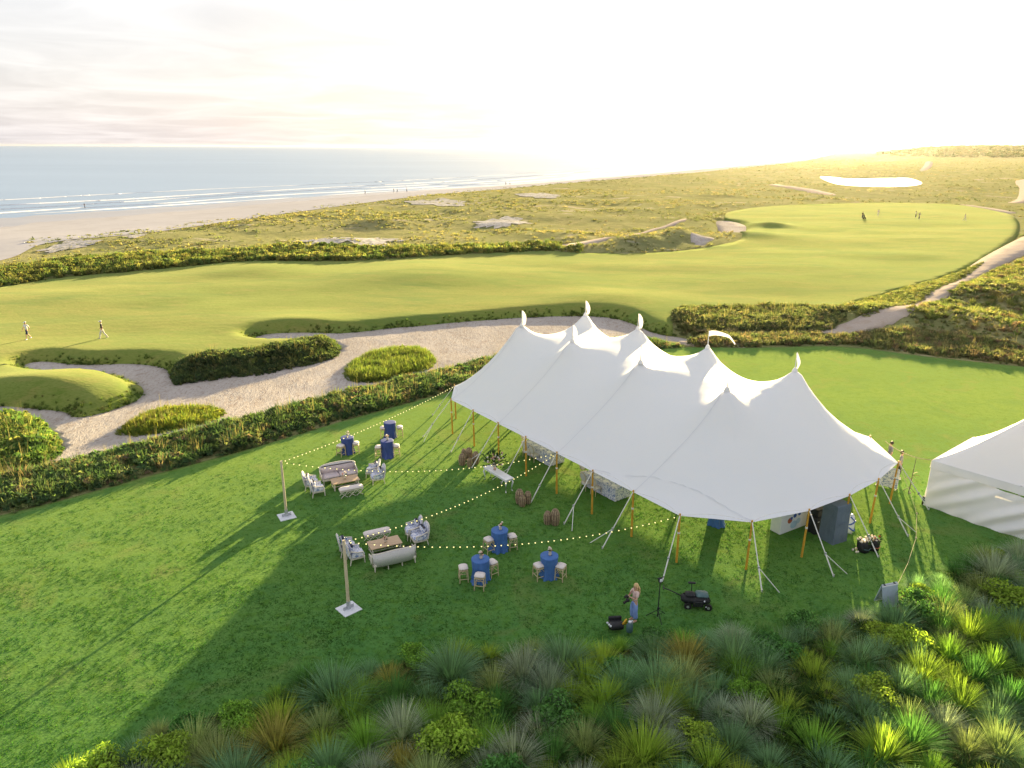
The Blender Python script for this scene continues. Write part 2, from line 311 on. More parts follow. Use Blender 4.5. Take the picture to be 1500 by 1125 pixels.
# foliage prototypes: (V, Q, tint per vertex)
def grassy(rng, n, length, width, seg=3, lean=(0.15, 1.0), base_r=0.12, droop=0.5, var=0.25):
    V = []; Q = []; T = []
    for b in range(n):
        az = rng.uniform(0, 2*math.pi); br = base_r*math.sqrt(rng.uniform()); L = length*rng.uniform(0.6, 1.1); w = width*rng.uniform(0.7, 1.3)
        le = rng.uniform(*lean); d = np.array([math.cos(az), math.sin(az), 0.0]); s = np.array([-d[1], d[0], 0.0])
        tw = rng.uniform(-0.9, 0.9); s = s*math.cos(tw)+np.array([0, 0, 1.0])*math.sin(tw)*0.6
        p = d*br*0.8; ang = math.pi/2-le*0.75; tint = 1+rng.uniform(-var, var); n0 = len(V)
        for i in range(seg+1):
            ww = w*(1-0.85*(i/seg)**1.5)*0.5
            V += [p-s*ww, p+s*ww]; T += [tint, tint]
            if i < seg:
                p = p+(d*math.cos(ang)+np.array([0, 0, 1.0])*math.sin(ang))*L/seg; ang -= droop*le*(1.2/seg)*1.6
        Q += [(n0+2*i, n0+2*i+1, n0+2*i+3, n0+2*i+2) for i in range(seg)]
    return np.array(V), np.array(Q), np.array(T)
def leafy(rng, n, rad, hgt, size, lobes=5, var=0.3):
    V = []; Q = []; T = []
    cs = [(0, 0, hgt*0.5, rad*0.7)]+[(rad*0.55*math.cos(a), rad*0.55*math.sin(a), hgt*rng.uniform(0.35, 0.75), rad*rng.uniform(0.35, 0.6)) for a in rng.uniform(0, 2*math.pi, lobes)]
    for i in range(n):
        c = cs[rng.integers(len(cs))]; d = rng.normal(size=3); d /= np.linalg.norm(d); d[2] = abs(d[2])*0.9-0.15
        r = c[3]*rng.uniform(0.55, 1.05); p = np.array([c[0], c[1], c[2]])+d*r*np.array([1, 1, 0.8*hgt/rad if hgt < rad else 1.0])
        p[2] = max(p[2], 0.03)
        nrm = d+rng.normal(size=3)*0.7; nrm /= np.linalg.norm(nrm)
        a = np.cross(nrm, rng.normal(size=3)); a /= np.linalg.norm(a); b = np.cross(nrm, a)
        s = size*rng.uniform(0.6, 1.3); n0 = len(V); V += [p-a*s, p-b*s*0.45, p+a*s, p+b*s*0.45]
        t = 1+rng.uniform(-var, var); T += [t]*4; Q.append((n0, n0+1, n0+2, n0+3))
    return np.array(V), np.array(Q), np.array(T)
def bake(name, protos, idx, pos, scl, rot, col, mat, label=None, kind='stuff', sclz=None):
    Vs = []; Qs = []; Cs = []; off = 0
    sclz = scl if sclz is None else sclz
    for k, (V, Q, T) in enumerate(protos):
        s = np.where(idx == k)[0]
        if not len(s): continue
        c, sn = np.cos(rot[s])[:, None], np.sin(rot[s])[:, None]
        X = (V[None, :, 0]*c-V[None, :, 1]*sn)*scl[s][:, None]+pos[s, 0][:, None]
        Y = (V[None, :, 0]*sn+V[None, :, 1]*c)*scl[s][:, None]+pos[s, 1][:, None]
        Z = V[None, :, 2]*sclz[s][:, None]+pos[s, 2][:, None]
        Vs.append(np.stack([X, Y, Z], -1).reshape(-1, 3))
        Qs.append((Q[None]+(np.arange(len(s))*len(V))[:, None, None]+off).reshape(-1, Q.shape[1]))
        Cs.append((col[s][:, None, :]*T[None, :, None]).reshape(-1, 3)); off += len(s)*len(V)
    o = link(name, np_mesh(name, np.concatenate(Vs), np.concatenate(Qs), np.concatenate(Cs)), mat)
    return tag(o, label, None, None, kind)

# ------------------------------------------------------------------ terrain
def vnoise(x, y, seed=0):
    'smooth lattice noise in -1..1'
    xi = np.floor(x).astype(np.int64); yi = np.floor(y).astype(np.int64); fx = x-xi; fy = y-yi
    fx = fx*fx*(3-2*fx); fy = fy*fy*(3-2*fy)
    def hsh(a, b):
        n = (a*374761393+b*668265263+seed*974634541) & 0xffffffff
        n = ((n ^ (n >> 13))*1274126177) & 0xffffffff
        return ((n ^ (n >> 16)) & 0xffff)/32767.5-1.0
    return (hsh(xi, yi)*(1-fx)+hsh(xi+1, yi)*fx)*(1-fy)+(hsh(xi, yi+1)*(1-fx)+hsh(xi+1, yi+1)*fx)*fy
def fbm(x, y, seed=0, oct=3):
    a = 0; w = 1.0; t = 0
    for k in range(oct): a = a+w*vnoise(x*2**k, y*2**k, seed+k*17); t += w; w *= 0.5
    return a/t
def sstep(a, b, x):
    t = np.clip((x-a)/(b-a), 0, 1); return t*t*(3-2*t)
def sdf(P, x, y, closed=True):
    'signed distance to polygon P (negative inside)'
    P = np.asarray(P); A = P if closed else P[:-1]; B = np.roll(P, -1, 0) if closed else P[1:]
    shp = x.shape; x = x.ravel(); y = y.ravel(); d = np.full(x.shape, 1e18); ins = np.zeros(x.shape, bool)
    for (ax, ay), (bx, by) in zip(A, B):
        ex, ey = bx-ax, by-ay; L = ex*ex+ey*ey+1e-12
        t = np.clip(((x-ax)*ex+(y-ay)*ey)/L, 0, 1); q = (x-ax-t*ex)**2+(y-ay-t*ey)**2; d = np.minimum(d, q)
        if closed:
            c = ((ay > y) != (by > y)) & (x < ex*(y-ay)/(by-ay+1e-15)+ax); ins ^= c
    d = np.sqrt(d)
    return np.where(ins, -d, d).reshape(shp)
def smooth_poly(P, sub=5, closed=True):
    P = [np.array(p[:2], float) for p in P]; n = len(P); out = []
    for i in range(n if closed else n-1):
        p0, p1, p2, p3 = (P[(i+k) % n] if closed else P[min(max(i+k, 0), n-1)] for k in (-1, 0, 1, 2))
        for t in np.linspace(0, 1, sub, endpoint=False):
            out.append(0.5*((2*p1)+(-p0+p2)*t+(2*p0-5*p1+4*p2-p3)*t*t+(-p0+3*p1-3*p2+p3)*t**3))
    if not closed: out.append(P[-1])
    return np.array(out)
def poly(pix, z=0.0, sub=4): return smooth_poly([at(px, py, z) for px, py in pix], sub)

hedge_top = [(-60, 728), (0, 713), (100, 692), (200, 665), (300, 643), (400, 611), (500, 584), (600, 561), (650, 549), (720, 530), (800, 514), (880, 506), (940, 503)]
lawn_top = [(-80, 778), (0, 756), (100, 731), (200, 703), (300, 676), (400, 648), (500, 618), (600, 590), (650, 577), (740, 552), (830, 531), (910, 516), (1010, 509), (1100, 510), (1230, 508), (1350, 522), (1500, 538), (1650, 556)]
P_lawn = poly(lawn_top+[(1750, 700), (1700, 860), (1560, 815), (1430, 822), (1340, 866), (1295, 900), (1200, 925), (1100, 940), (1000, 948), (900, 955), (800, 965), (700, 975), (560, 987), (470, 1010), (350, 1055), (250, 1085), (150, 1130), (70, 1175), (-60, 1205), (-250, 1000)], 0.0, 3)
sand_top = [(-60, 594), (0, 596), (90, 604), (112, 613), (150, 606), (196, 590), (210, 577), (204, 565), (168, 551), (125, 547), (90, 549), (52, 544), (35, 537), (60, 530), (120, 535), (190, 534), (238, 539), (250, 550), (262, 557), (330, 548), (400, 540), (484, 520), (498, 509), (478, 497), (430, 502), (385, 501), (371, 496), (395, 490), (440, 488), (500, 489), (570, 482), (650, 475), (760, 466), (850, 464), (905, 468), (955, 487), (1000, 496), (1016, 499)]
P_sand = poly([(-60, 632), (0, 620), (38, 616), (64, 626), (84, 645), (90, 662), (80, 676), (40, 690), (-60, 716), (-60, 738)]+hedge_top[1:]+[(1010, 506), (1016, 499)][:1]+sand_top[::-1], -0.8, 4)
P_fair = poly([(-150, 440), (0, 420), (100, 405), (200, 397), (330, 386), (480, 383), (560, 381), (680, 372), (800, 367), (850, 371), (950, 371), (1030, 364), (1085, 352), (1078, 336), (1062, 322), (1070, 310), (1130, 302), (1200, 299), (1300, 297), (1400, 300), (1450, 306), (1486, 318), (1492, 342), (1455, 372), (1400, 400), (1330, 422), (1260, 441), (1225, 459), (1150, 452), (1050, 455), (1000, 458), (985, 468), (985, 485), (960, 500), (850, 520), (700, 530), (500, 540), (300, 600), (120, 640), (-150, 660)], 0.0, 3)
P_bunk1 = poly([(1050, 322), (1070, 321), (1091, 327), (1092, 336), (1080, 342), (1060, 341), (1052, 333)], 0.0)
P_bunk2 = poly([(1012, 352), (1030, 349), (1046, 352), (1034, 358), (1015, 360)], 0.0)
def ribbon(pix, z=0.0):
    'a strip from centre points and widths (px, py, half width in metres)'
    C = [at(a, b, z) for a, b, w in pix]; L = []; Rr = []
    for i, (a, b, w) in enumerate(pix):
        t = (C[min(i+1, len(C)-1)]-C[max(i-1, 0)]).normalized(); n = Vector((-t.y, t.x, 0)); L.append(C[i]+n*w); Rr.append(C[i]-n*w)
    return smooth_poly(L+Rr[::-1], 4)
P_path = ribbon([(1010, 502, 1.2), (1120, 497, 1.2), (1235, 488, 1.2), (1300, 477, 1.7), (1345, 455, 1.3), (1390, 428, 1.3), (1440, 392, 1.8), (1480, 370, 2.5), (1540, 345, 4.0), (1600, 325, 5)])
P_path2 = poly([(1476, 298), (1490, 291), (1493, 276), (1489, 265), (1520, 262), (1560, 268), (1540, 285), (1505, 297)])
P_path3 = ribbon([(1135, 272, 3.0), (1165, 277, 3.0), (1195, 282, 3.0), (1215, 286, 2.5)])
P_path4 = ribbon([(1351, 250, 2), (1359, 243, 4), (1361, 237, 4)])
P_path5 = ribbon([(820, 364, 1.3), (860, 361, 1.6), (900, 352, 0.9), (960, 338, 0.7), (1000, 326, 0.8)])
P_path6 = ribbon([(1412, 300, 1.2), (1450, 306, 1.4), (1480, 312, 1.4)])
P_pond1 = poly([(1201, 259), (1225, 260), (1245, 262), (1300, 261), (1330, 261), (1351, 268), (1335, 273), (1290, 274), (1240, 272), (1215, 267)], -0.6)
P_pond2 = poly([(1282, 234), (1310, 233), (1352, 232), (1345, 235), (1300, 236)], -0.6)
P_pond3 = poly([(1486, 232), (1530, 231), (1560, 234), (1500, 236)], -0.6)
# the shore: water line (at sea level) and foot of the dunes
SEA = -4.0
WL = smooth_poly([at(a, b, SEA) for a, b in ((-500, 365), (-200, 337), (0, 318), (250, 302), (500, 285), (750, 270), (900, 257), (1000, 248), (1090, 240), (1150, 234.5), (1195, 228), (1222, 222))], 5, False)
DL = smooth_poly([at(a, b, -1.0) for a, b in ((-500, 440), (-200, 405), (0, 374), (60, 352), (150, 344), (250, 333), (330, 322), (430, 309), (500, 300), (620, 286), (750, 275), (900, 262), (1000, 254), (1100, 244), (1160, 237.5), (1200, 230.5), (1228, 223))], 5, False)
FARC = [(2600, 5200), (3000, 30000), (-40000, 30000), (-40000, WL[0][1])]
P_sea = np.array(list(WL)+[tuple(p) for p in FARC])
P_beach_land = np.array(list(DL)+[(p[0], p[1]) for p in FARC])          # everything seaward of the dune foot
def ragged(P, amp=0.16):
    P = np.asarray(P); c = P.mean(0); d = P-c; k = np.arange(len(P)); return c+d*(1+amp*np.sin(k*2.1)+amp*np.sin(k*0.83+1))[:, None]
P_blow = [ragged(poly(p, 0.5, 6)) for p in ([(425, 352), (470, 347), (520, 348), (560, 347), (582, 353), (560, 361), (500, 362), (440, 361)],
          [(698, 324), (735, 318), (772, 322), (765, 329), (730, 332), (705, 331)], [(60, 358), (90, 346), (130, 345), (140, 352), (110, 358), (80, 362)], [(180, 342), (205, 339), (214, 343), (190, 347)],
          [(600, 297), (640, 292), (690, 297), (650, 302)], [(760, 286), (790, 282), (825, 287), (790, 291)])]
MOUNDS = [(at(370, 395), 12, 0.6), (at(620, 400), 16, 0.6), (at(1130, 330), 6, 0.9), (at(1100, 345), 9, 0.8), (at(420, 478), 7, 0.35), (at(90, 575, -0.5), 6.5, 0.5), (at(20, 580, -0.5), 7.0, 0.5), (at(900, 440), 14, 0.5), (at(1000, 352), 9, 2.2), (at(940, 358), 8, 1.6), (at(1260, 470), 8, 1.2),
          (at(1400, 480), 9, 0.9), (at(1470, 440), 10, 1.4), (at(735, 330), 9, 0.9), (at(500, 359), 10, 0.8), (at(560, 330), 12, 1.2), (at(820, 350), 12, 1.0)]
def H(x, y):
    x = np.asarray(x, float); y = np.asarray(y, float); r = np.hypot(x, y)
    sl = sdf(P_lawn, x, y); sf = sdf(P_fair, x, y); ss = sdf(P_sand, x, y)
    wild = sstep(0, 14, sl)*sstep(-1, 9, sf)*sstep(-2, 10, ss)                     # dune scrub
    z = wild*(1-0.8*sstep(380, 900, r)*sstep(0.32, 0.42, np.arctan2(x, y)))*(0.3+0.75*fbm(x/17, y/17, 3, 4)+0.55*fbm(x/55, y/55, 9, 3))
    z = z+sstep(0, 12, -sf)*(0.24*fbm(x/24, y/13, 21, 2)+0.05*fbm(x/7, y/6, 33, 2))*(1-sstep(-6, 0, ss)*0.0)
    z = z+sstep(0, 6, -sl)*0.025*fbm(x/9, y/8, 41, 2)
    for c, rad, hh in MOUNDS: z = z+hh*np.exp(-((x-c.x)**2+(y-c.y)**2)/(rad*rad*0.5))*sstep(-2.0, 2.5, ss)*sstep(-1, 4, sl)
    z = np.where(ss < 3.2, z*sstep(-0.5, 3.2, ss)+(-0.8+0.05*fbm(x/2.5, y/2.5, 5, 2))*(1-sstep(-0.1, 1.7, ss)), z)
    for P in (P_pond1, P_pond2, P_pond3): z = z*sstep(4, 30, sdf(P, x, y))-(1-sstep(0, 12, sdf(P, x, y)))*0.9
    for P in (P_bunk1, P_bunk2): z = z-0.7*(1-sstep(-0.5, 1.5, sdf(P, x, y)))
    # foreground bank of tussocks rises a little towards the camera
    near = sstep(0.0, 5, sl)*sstep(60, 38, r)
    z = z*(1-near)+near*(0.25+0.25*fbm(x/5, y/5, 61, 2))
    # the shore
    db = sdf(P_beach_land, x, y); dw = sdf(P_sea, x, y)
    t = np.clip(np.maximum(dw, 0)/(np.maximum(dw, 0)+np.maximum(-db, 0)+1e-6), 0, 1)
    zb = np.where(dw < 0, SEA+np.maximum(dw*0.03, -3.0), SEA+3.0*t)
    k = sstep(0, 22, db)
    z = np.where(db < 0, zb, zb*(1-k)+z*k)
    # low wooded rise far away on the land side
    az = np.degrees(np.arctan2(x, y)); far = sstep(1250, 2300, r)*sstep(23.0, 29.5, az)
    return np.where(db > 0, z+far*(21.0+4*fbm(x/300, y/300, 77, 2)), z)
def lower_in(x, y, polys, depth=0.5, w=0.8):
    z = 0
    for P in polys: z = np.maximum(z, sstep(0, w, -sdf(P, x, y)))
    return z*depth
def sheet(name, P, mat, off, label=None, over=(), fine=1.0, skirt=0.5, colfun=None):
    'a ground sheet: triangulated polygon that follows the terrain, with turned-down edges'
    P = np.asarray(P); d0 = np.hypot(P[:, 0], P[:, 1]).min(); d1 = np.hypot(P[:, 0], P[:, 1]).max()
    a0 = np.arctan2(P[:, 0], P[:, 1]).min(); a1 = np.arctan2(P[:, 0], P[:, 1]).max()
    st = 0.0125*fine; n = int(math.log(max(d1/max(d0, 2), 1.01))/st)+2; rr = max(d0, 2)*np.exp(np.arange(n)*st)
    aa = np.arange(a0, a1+st, st); A, Q = np.meshgrid(aa, rr); Q = Q+(np.arange(A.shape[1])[None, :] % 2)*0.0
    A = A+(np.arange(A.shape[0])[:, None] % 2)*st*0.5
    x = (Q*np.sin(A)).ravel(); y = (Q*np.cos(A)).ravel(); s = sdf(P, x, y); keep = s < -0.45*st*np.hypot(x, y)
    x, y = x[keep], y[keep]
    # boundary at the same pitch
    B = []
    for i in range(len(P)):
        p, q = P[i], P[(i+1) % len(P)]; L = np.hypot(*(q-p)); k = max(1, int(L/(st*max(np.hypot(*p), 3)*0.9)))
        for j in range(k): B.append(p+(q-p)*j/k)
    B = np.array(B); nb = len(B)
    pts = [Vector(p) for p in B]+[Vector((a, b)) for a, b in zip(x, y)]
    r = delaunay_2d_cdt(pts, [(i, (i+1) % nb) for i in range(nb)], [], 1, 1e-5)
    V = np.array([(v.x, v.y) for v in r[0]]); F = [tuple(f) for f in r[2]]
    z = H(V[:, 0], V[:, 1])+off-(lower_in(V[:, 0], V[:, 1], over) if over else 0)
    verts = [(a, b, c) for (a, b), c in zip(V, z)]
    cnt = {}
    for f in F:
        for i in range(len(f)): e = (f[i], f[(i+1) % len(f)]); cnt[e] = 1
    edge = [e for e in cnt if (e[1], e[0]) not in cnt]; low = {}
    if skirt > 0:
        for a, b in edge:
            for q in (a, b):
                if q not in low: low[q] = len(verts); verts.append((verts[q][0], verts[q][1], verts[q][2]-skirt))
            F.append((b, a, low[a], low[b]))
    me = bpy.data.meshes.new(name); me.from_pydata(verts, [], F); me.update()
    o = link(name, me, mat, smooth=True); return tag(o, label, kind='structure')

# base ground: one sheet, fine near the camera and coarse far away
def base_ground():
    st = 0.0145; n = int(math.log(9000/6.0)/st); rr = 6.0*np.exp(np.arange(n)*st); aa = np.arange(R(-62), R(62), st*0.9)
    A, Q = np.meshgrid(aa, rr); x = Q*np.sin(A); y = Q*np.cos(A)
    z = H(x, y)-lower_in(x, y, (P_lawn, P_fair, P_sand, P_path, P_path2, P_path3, P_path4, P_path5, P_path6, P_bunk1, P_bunk2), 0.55, 0.9)
    z = z-(1-sstep(-6, 2, sdf(P_beach_land, x, y)))*0.6
    a, b = A.shape; I = np.arange(a*b).reshape(a, b)
    Qd = np.stack([I[:-1, :-1], I[:-1, 1:], I[1:, 1:], I[1:, :-1]], -1).reshape(-1, 4)[:, ::-1]
    me = np_mesh('ground', np.stack([x, y, z], -1).reshape(-1, 3), Qd)
    return tag(link('ground', me, 'ground', smooth=True), 'dune land of sparse grass between fairway and beach', kind='structure')
base_ground()
sheet('lawn', P_lawn, 'lawn', 0.03, 'mown lawn under the sailcloth tent', fine=0.75)
sheet('fairway', P_fair, 'fairway', 0.02, 'long pale golf fairway', over=(P_sand, P_bunk1, P_bunk2), fine=0.8)
sheet('sand', P_sand, 'sand', 0.04, 'raked sandy waste area between lawn and fairway', fine=0.9)
sheet('sand_bunker', P_bunk1, 'sand', 0.06, 'small sand bunker at the end of the fairway'); sheet('sand_bunker', P_bunk2, 'sand', 0.06, 'sand hollow beside the dune hump')
for i, (P, l) in enumerate(((P_path, 'sandy path running up beside the fairway'), (P_path2, 'wide sandy track at the edge of the view'), (P_path3, 'short sandy trail in the far scrub'), (P_path4, 'sandy clearing behind the pond'), (P_path5, 'thin sandy trail over the dunes'), (P_path6, 'sandy strip behind the far green'))):
    sheet('sand_path', P, 'path', 0.05, l)
for i, P in enumerate(P_blow): sheet('bare_sand', P, 'dune_sand', 0.12, 'bare sand patch in the dunes', skirt=0.0)
def flat(name, P, z, mat, label):
    me = bpy.data.meshes.new(name); r = delaunay_2d_cdt([Vector(p) for p in P], [(i, (i+1) % len(P)) for i in range(len(P))], [], 1, 1e-5)
    me.from_pydata([(v.x, v.y, z) for v in r[0]], [], [tuple(f) for f in r[2]]); me.update(); return tag(link(name, me, mat), label, kind='structure')
flat('pond_water', P_pond1, -0.45, 'pond', 'bright pond beyond the far green'); flat('pond_water', P_pond2, -0.45, 'pond', 'thin far pond near the horizon'); flat('pond_water', P_pond3, -0.45, 'pond', 'far pond at the edge of the view')
# beach: a dry strip and a wet strip following the shore
def shore_strip(name, t0, t1, mat, off, label, nn=10):
    n = 260
    def resample(L):
        d = np.r_[0, np.cumsum(np.hypot(*np.diff(L, axis=0).T))]; return lambda s: np.stack([np.interp(s, d/d[-1], L[:, 0]), np.interp(s, d/d[-1], L[:, 1])], -1)
    # parametrise both lines by direction from the camera so that the rungs stay across the beach
    def by_az(L, a): z = np.arctan2(L[:, 0], L[:, 1]); return np.stack([np.interp(a, z, L[:, 0]), np.interp(a, z, L[:, 1])], -1)
    a = np.linspace(R(-48), min(np.arctan2(*WL[-1]), np.arctan2(*DL[-1])), n)
    w, d = by_az(WL, a), by_az(DL, a); ts = np.linspace(t0, t1, nn); V = []
    for t in ts:
        p = w+(d-w)*t; wob = 0.05*fbm(a*60, a*0+t, 13, 3)
        p = p+(d-w)*wob[:, None]*(1 if 0 < t < 1 else 0)
        z = H(p[:, 0], p[:, 1])+off if t > 0 else np.full(n, SEA-0.6)
        V.append(np.stack([p[:, 0], p[:, 1], z], -1))
    V = np.array(V); I = np.arange(nn*n).reshape(nn, n)
    Q = np.stack([I[:-1, :-1], I[:-1, 1:], I[1:, 1:], I[1:, :-1]], -1).reshape(-1, 4)
    return tag(link(name, np_mesh(name, V.reshape(-1, 3), Q), mat, smooth=True), label, kind='structure')
shore_strip('beach', 0.43, 1.08, 'beach', 0.10, 'dry pale beach sand below the dunes', 14)
shore_strip('wet_sand', -0.25, 0.48, 'wet_sand', 0.06, 'wet sand along the water line', 10)
# sea
me = bpy.data.meshes.new('sea'); S = 60000.0
me.from_pydata([(-S, 30, SEA), (S, 30, SEA), (S, S, SEA), (-S, S, SEA)], [], [(0, 1, 2, 3)]); me.update()
tag(link('sea', me, 'sea'), 'calm blue sea out to the horizon', kind='structure')
def foam_line(off, w, seed, gap, h, taper=1.0):
    'an uneven ribbon of surf, off metres out from the water line; real swell height h'
    n = 900; a = np.linspace(R(-46), np.arctan2(*WL[-3]), n); az = np.arctan2(WL[:, 0], WL[:, 1])
    rad = np.interp(a, az, np.hypot(WL[:, 0], WL[:, 1])); x = rad*np.sin(a); y = rad*np.cos(a)
    tx, ty = np.gradient(x), np.gradient(y); L = np.hypot(tx, ty); nx, ny = -ty/L, tx/L
    s = np.cumsum(L); o = off+6*fbm(s/90, s*0, seed, 3); ww = w*np.clip(fbm(s/35, s*0+3, seed+5, 3)*2.2+1-gap, 0, 1.6)+0.02
    V = []
    for k, zz in ((0, 0.01), (0.5, h), (1, 0.01)): V.append(np.stack([x+nx*(o+ww*(k-0.5)), y+ny*(o+ww*(k-0.5)), np.full(n, SEA+0.03+zz)], -1))
    I = np.arange(3*n).reshape(3, n); Q = np.stack([I[:-1, :-1], I[1:, :-1], I[1:, 1:], I[:-1, 1:]], -1).reshape(-1, 4)
    return np.array(V).reshape(-1, 3), Q
fv = []; fq = []; nn = 0
for off, w, seed, gap, h in ((1.5, 3.0, 1, 0.2, 0.03), (15, 3.2, 2, 0.15, 0.25), (34, 2.6, 3, 0.5, 0.25), (52, 2.2, 6, 0.7, 0.3), (85, 1.6, 4, 1.0, 0.2)):
    V, Q = foam_line(off, w, seed, gap, h); fv.append(V); fq.append(Q+nn); nn += len(V)
tag(link('surf_foam', np_mesh('surf_foam', np.concatenate(fv), np.concatenate(fq)), 'foam'), 'white lines of breaking surf along the beach', kind='stuff')

# ------------------------------------------------------------------ vegetation masses
def points_in(P, n, rng, excl=(), margin=0.0, dens=None):
    P = np.asarray(P); lo, hi = P.min(0), P.max(0); out = np.zeros((0, 2)); guard = 0
    while len(out) < n and guard < 60:
        guard += 1
        q = rng.uniform(lo, hi, (max(n, 4000), 2))
        k = sdf(P, q[:, 0], q[:, 1]) < -margin
        for E in excl: k &= sdf(E, q[:, 0], q[:, 1]) > 0
        if dens is not None: k &= rng.uniform(size=len(q)) < dens(q[:, 0], q[:, 1])
        out = np.concatenate([out, q[k]])
    return out[:n]
rg = np.random.default_rng(11)
PRO_LEAF = [leafy(rg, 46, 0.55, 0.75, 0.17, 3) for _ in range(3)]
PRO_GRASS = [grassy(rg, 34, 0.9, 0.07, 2, (0.1, 0.9), 0.25) for _ in range(3)]
PRO_STALK = [grassy(rg, 5, 1.6, 0.035, 2, (0.02, 0.25), 0.3, 0.3) for _ in range(2)]
PRO_FAR = [leafy(rg, 16, 0.6, 0.55, 0.28, 2) for _ in range(2)]+[grassy(rg, 12, 0.8, 0.16, 2, (0.2, 0.9), 0.3) for _ in range(2)]
ALLP = PRO_LEAF+PRO_GRASS+PRO_STALK
C_ = lambda *a: np.array(a, float)
def pick_cols(rng, n, palette, probs, jit=0.18):
    c = np.array(palette)[rng.choice(len(palette), n, p=np.array(probs)/sum(probs))]; return c*(1+rng.uniform(-jit, jit, (n, 1)))
PAL_HEDGE = [(0.068, 0.122, 0.055), (0.116, 0.171, 0.066), (0.178, 0.201, 0.091), (0.205, 0.159, 0.109)]
def mass(name, P, n, label, pal, probs, kinds=(0.45, 0.45, 0.10), scale=(0.7, 1.2), excl=(), hs=1.0, seed=0, dens=None, top=None):
    kinds = np.array(kinds)/sum(kinds); rng = np.random.default_rng(100+seed); q = points_in(P, n, rng, excl, dens=dens); n = len(q)
    g = rng.choice(3, n, p=kinds); idx = np.where(g == 0, rng.integers(0, 3, n), np.where(g == 1, 3+rng.integers(0, 3, n), 6+rng.integers(0, 2, n)))
    s = rng.uniform(*scale, n)*(1+0.35*fbm(q[:, 0]/2.5, q[:, 1]/2.5, seed, 2))
    edge = 0.45+0.55*sstep(0, 0.9, -sdf(P, q[:, 0], q[:, 1])); s = s*edge
    z = H(q[:, 0], q[:, 1])-0.02
    col = pick_cols(rng, n, pal, probs); col = col*(1+0.35*fbm(q[:, 0]/3, q[:, 1]/3, seed+40, 2))[:, None]
    col[idx >= 6] = np.array((0.22, 0.19, 0.10))
    return bake(name, ALLP, idx, np.stack([q[:, 0], q[:, 1], z], -1), s, rng.uniform(0, 6.28, n), col, 'leaf', label, sclz=s*hs*np.where(idx >= 6, 1.0, 1.0))
P_hedgeL = np.array([at(a, b)[:2] for a, b in lawn_top[:13]]+[at(a, b, -0.6)[:2] for a, b in hedge_top[::-1]])
mass('hedge', P_hedgeL, 3600, 'long low hedge of grass and shrubs between lawn and sand', PAL_HEDGE, (0.45, 0.3, 0.15, 0.1), (0.512, 0.622, 0.085), (0.60, 1.05), hs=0.80, seed=1)
P_hedgeR = poly([(1012, 496), (1040, 489), (1100, 490), (1180, 488), (1230, 494), (1300, 490), (1360, 494), (1440, 502), (1520, 515), (1640, 532), (1650, 556), (1500, 536), (1350, 520), (1230, 506), (1100, 509), (1012, 508)])
mass('hedge', P_hedgeR, 1900, 'low hedge of brown green grass behind the tent lawn', [(0.109, 0.143, 0.065), (0.191, 0.198, 0.091), (0.278, 0.232, 0.128), (0.220, 0.157, 0.109)], (0.3, 0.35, 0.2, 0.15), (0.366, 0.805, 0.049), (0.65, 1.15), hs=0.72, seed=2)
P_bandR = poly([(985, 462), (1000, 454), (1060, 451), (1140, 450), (1200, 456), (1236, 468), (1232, 482), (1200, 489), (1100, 486), (1020, 486), (990, 480)])
mass('shrub_band', P_bandR, 1700, 'band of dark shrubs at the near end of the fairway', [(0.102, 0.130, 0.061), (0.168, 0.185, 0.083), (0.248, 0.212, 0.118)], (0.45, 0.4, 0.15), (0.610, 0.549, 0.061), (0.75, 1.3), hs=0.75, seed=3)
P_bandP = poly([(1236, 466), (1230, 452), (1270, 440), (1330, 423), (1400, 401), (1440, 384), (1420, 404), (1380, 428), (1340, 452), (1300, 472), (1262, 480)])
mass('shrub_band', P_bandP, 1500, 'green shrubs between fairway edge and sandy path', [(0.125, 0.157, 0.065), (0.205, 0.225, 0.083), (0.293, 0.260, 0.109)], (0.35, 0.45, 0.2), (0.610, 0.586, 0.024), (0.65, 1.2), hs=0.65, seed=4)
P_scrubR = poly([(1318, 478), (1350, 458), (1400, 432), (1450, 400), (1500, 378), (1600, 350), (1700, 380), (1680, 520), (1560, 515), (1440, 500), (1360, 492)])
mass('scrub_field', P_scrubR, 3400, 'rough field of yellow green scrub beside the path', [(0.132, 0.170, 0.061), (0.220, 0.239, 0.083), (0.307, 0.267, 0.118), (0.234, 0.164, 0.109)], (0.3, 0.4, 0.2, 0.1), (0.427, 0.769, 0.024), (0.6, 1.25), hs=0.62, seed=5)
P_isl1 = poly([(502, 548), (508, 538), (530, 522), (560, 513), (600, 510), (628, 516), (637, 527), (634, 538), (610, 548), (575, 558), (535, 562), (508, 558)], -0.8)
mass('grass_island', P_isl1, 900, 'oval island of yellow grass in the sand', [(0.150, 0.200, 0.045), (0.195, 0.220, 0.060), (0.100, 0.155, 0.040)], (0.4, 0.4, 0.2), (0.061, 1.122, 0.037), (0.55, 0.9), seed=6)
P_isl2 = poly([(172, 642), (190, 626), (215, 610), (240, 603), (280, 600), (315, 600), (329, 608), (322, 620), (290, 632), (240, 642), (200, 646)], -0.8)
mass('grass_island', P_isl2, 800, 'long island of grass and weeds in the near sand', [(0.195, 0.232, 0.043), (0.268, 0.268, 0.055), (0.110, 0.171, 0.037)], (0.4, 0.3, 0.3), (0.305, 0.830, 0.085), (0.55, 0.95), seed=7)
P_tonL = poly([(250, 540), (262, 536), (300, 528), (370, 519), (440, 505), (480, 497), (497, 508), (484, 521), (400, 541), (330, 549), (262, 558), (250, 552)], -0.4)
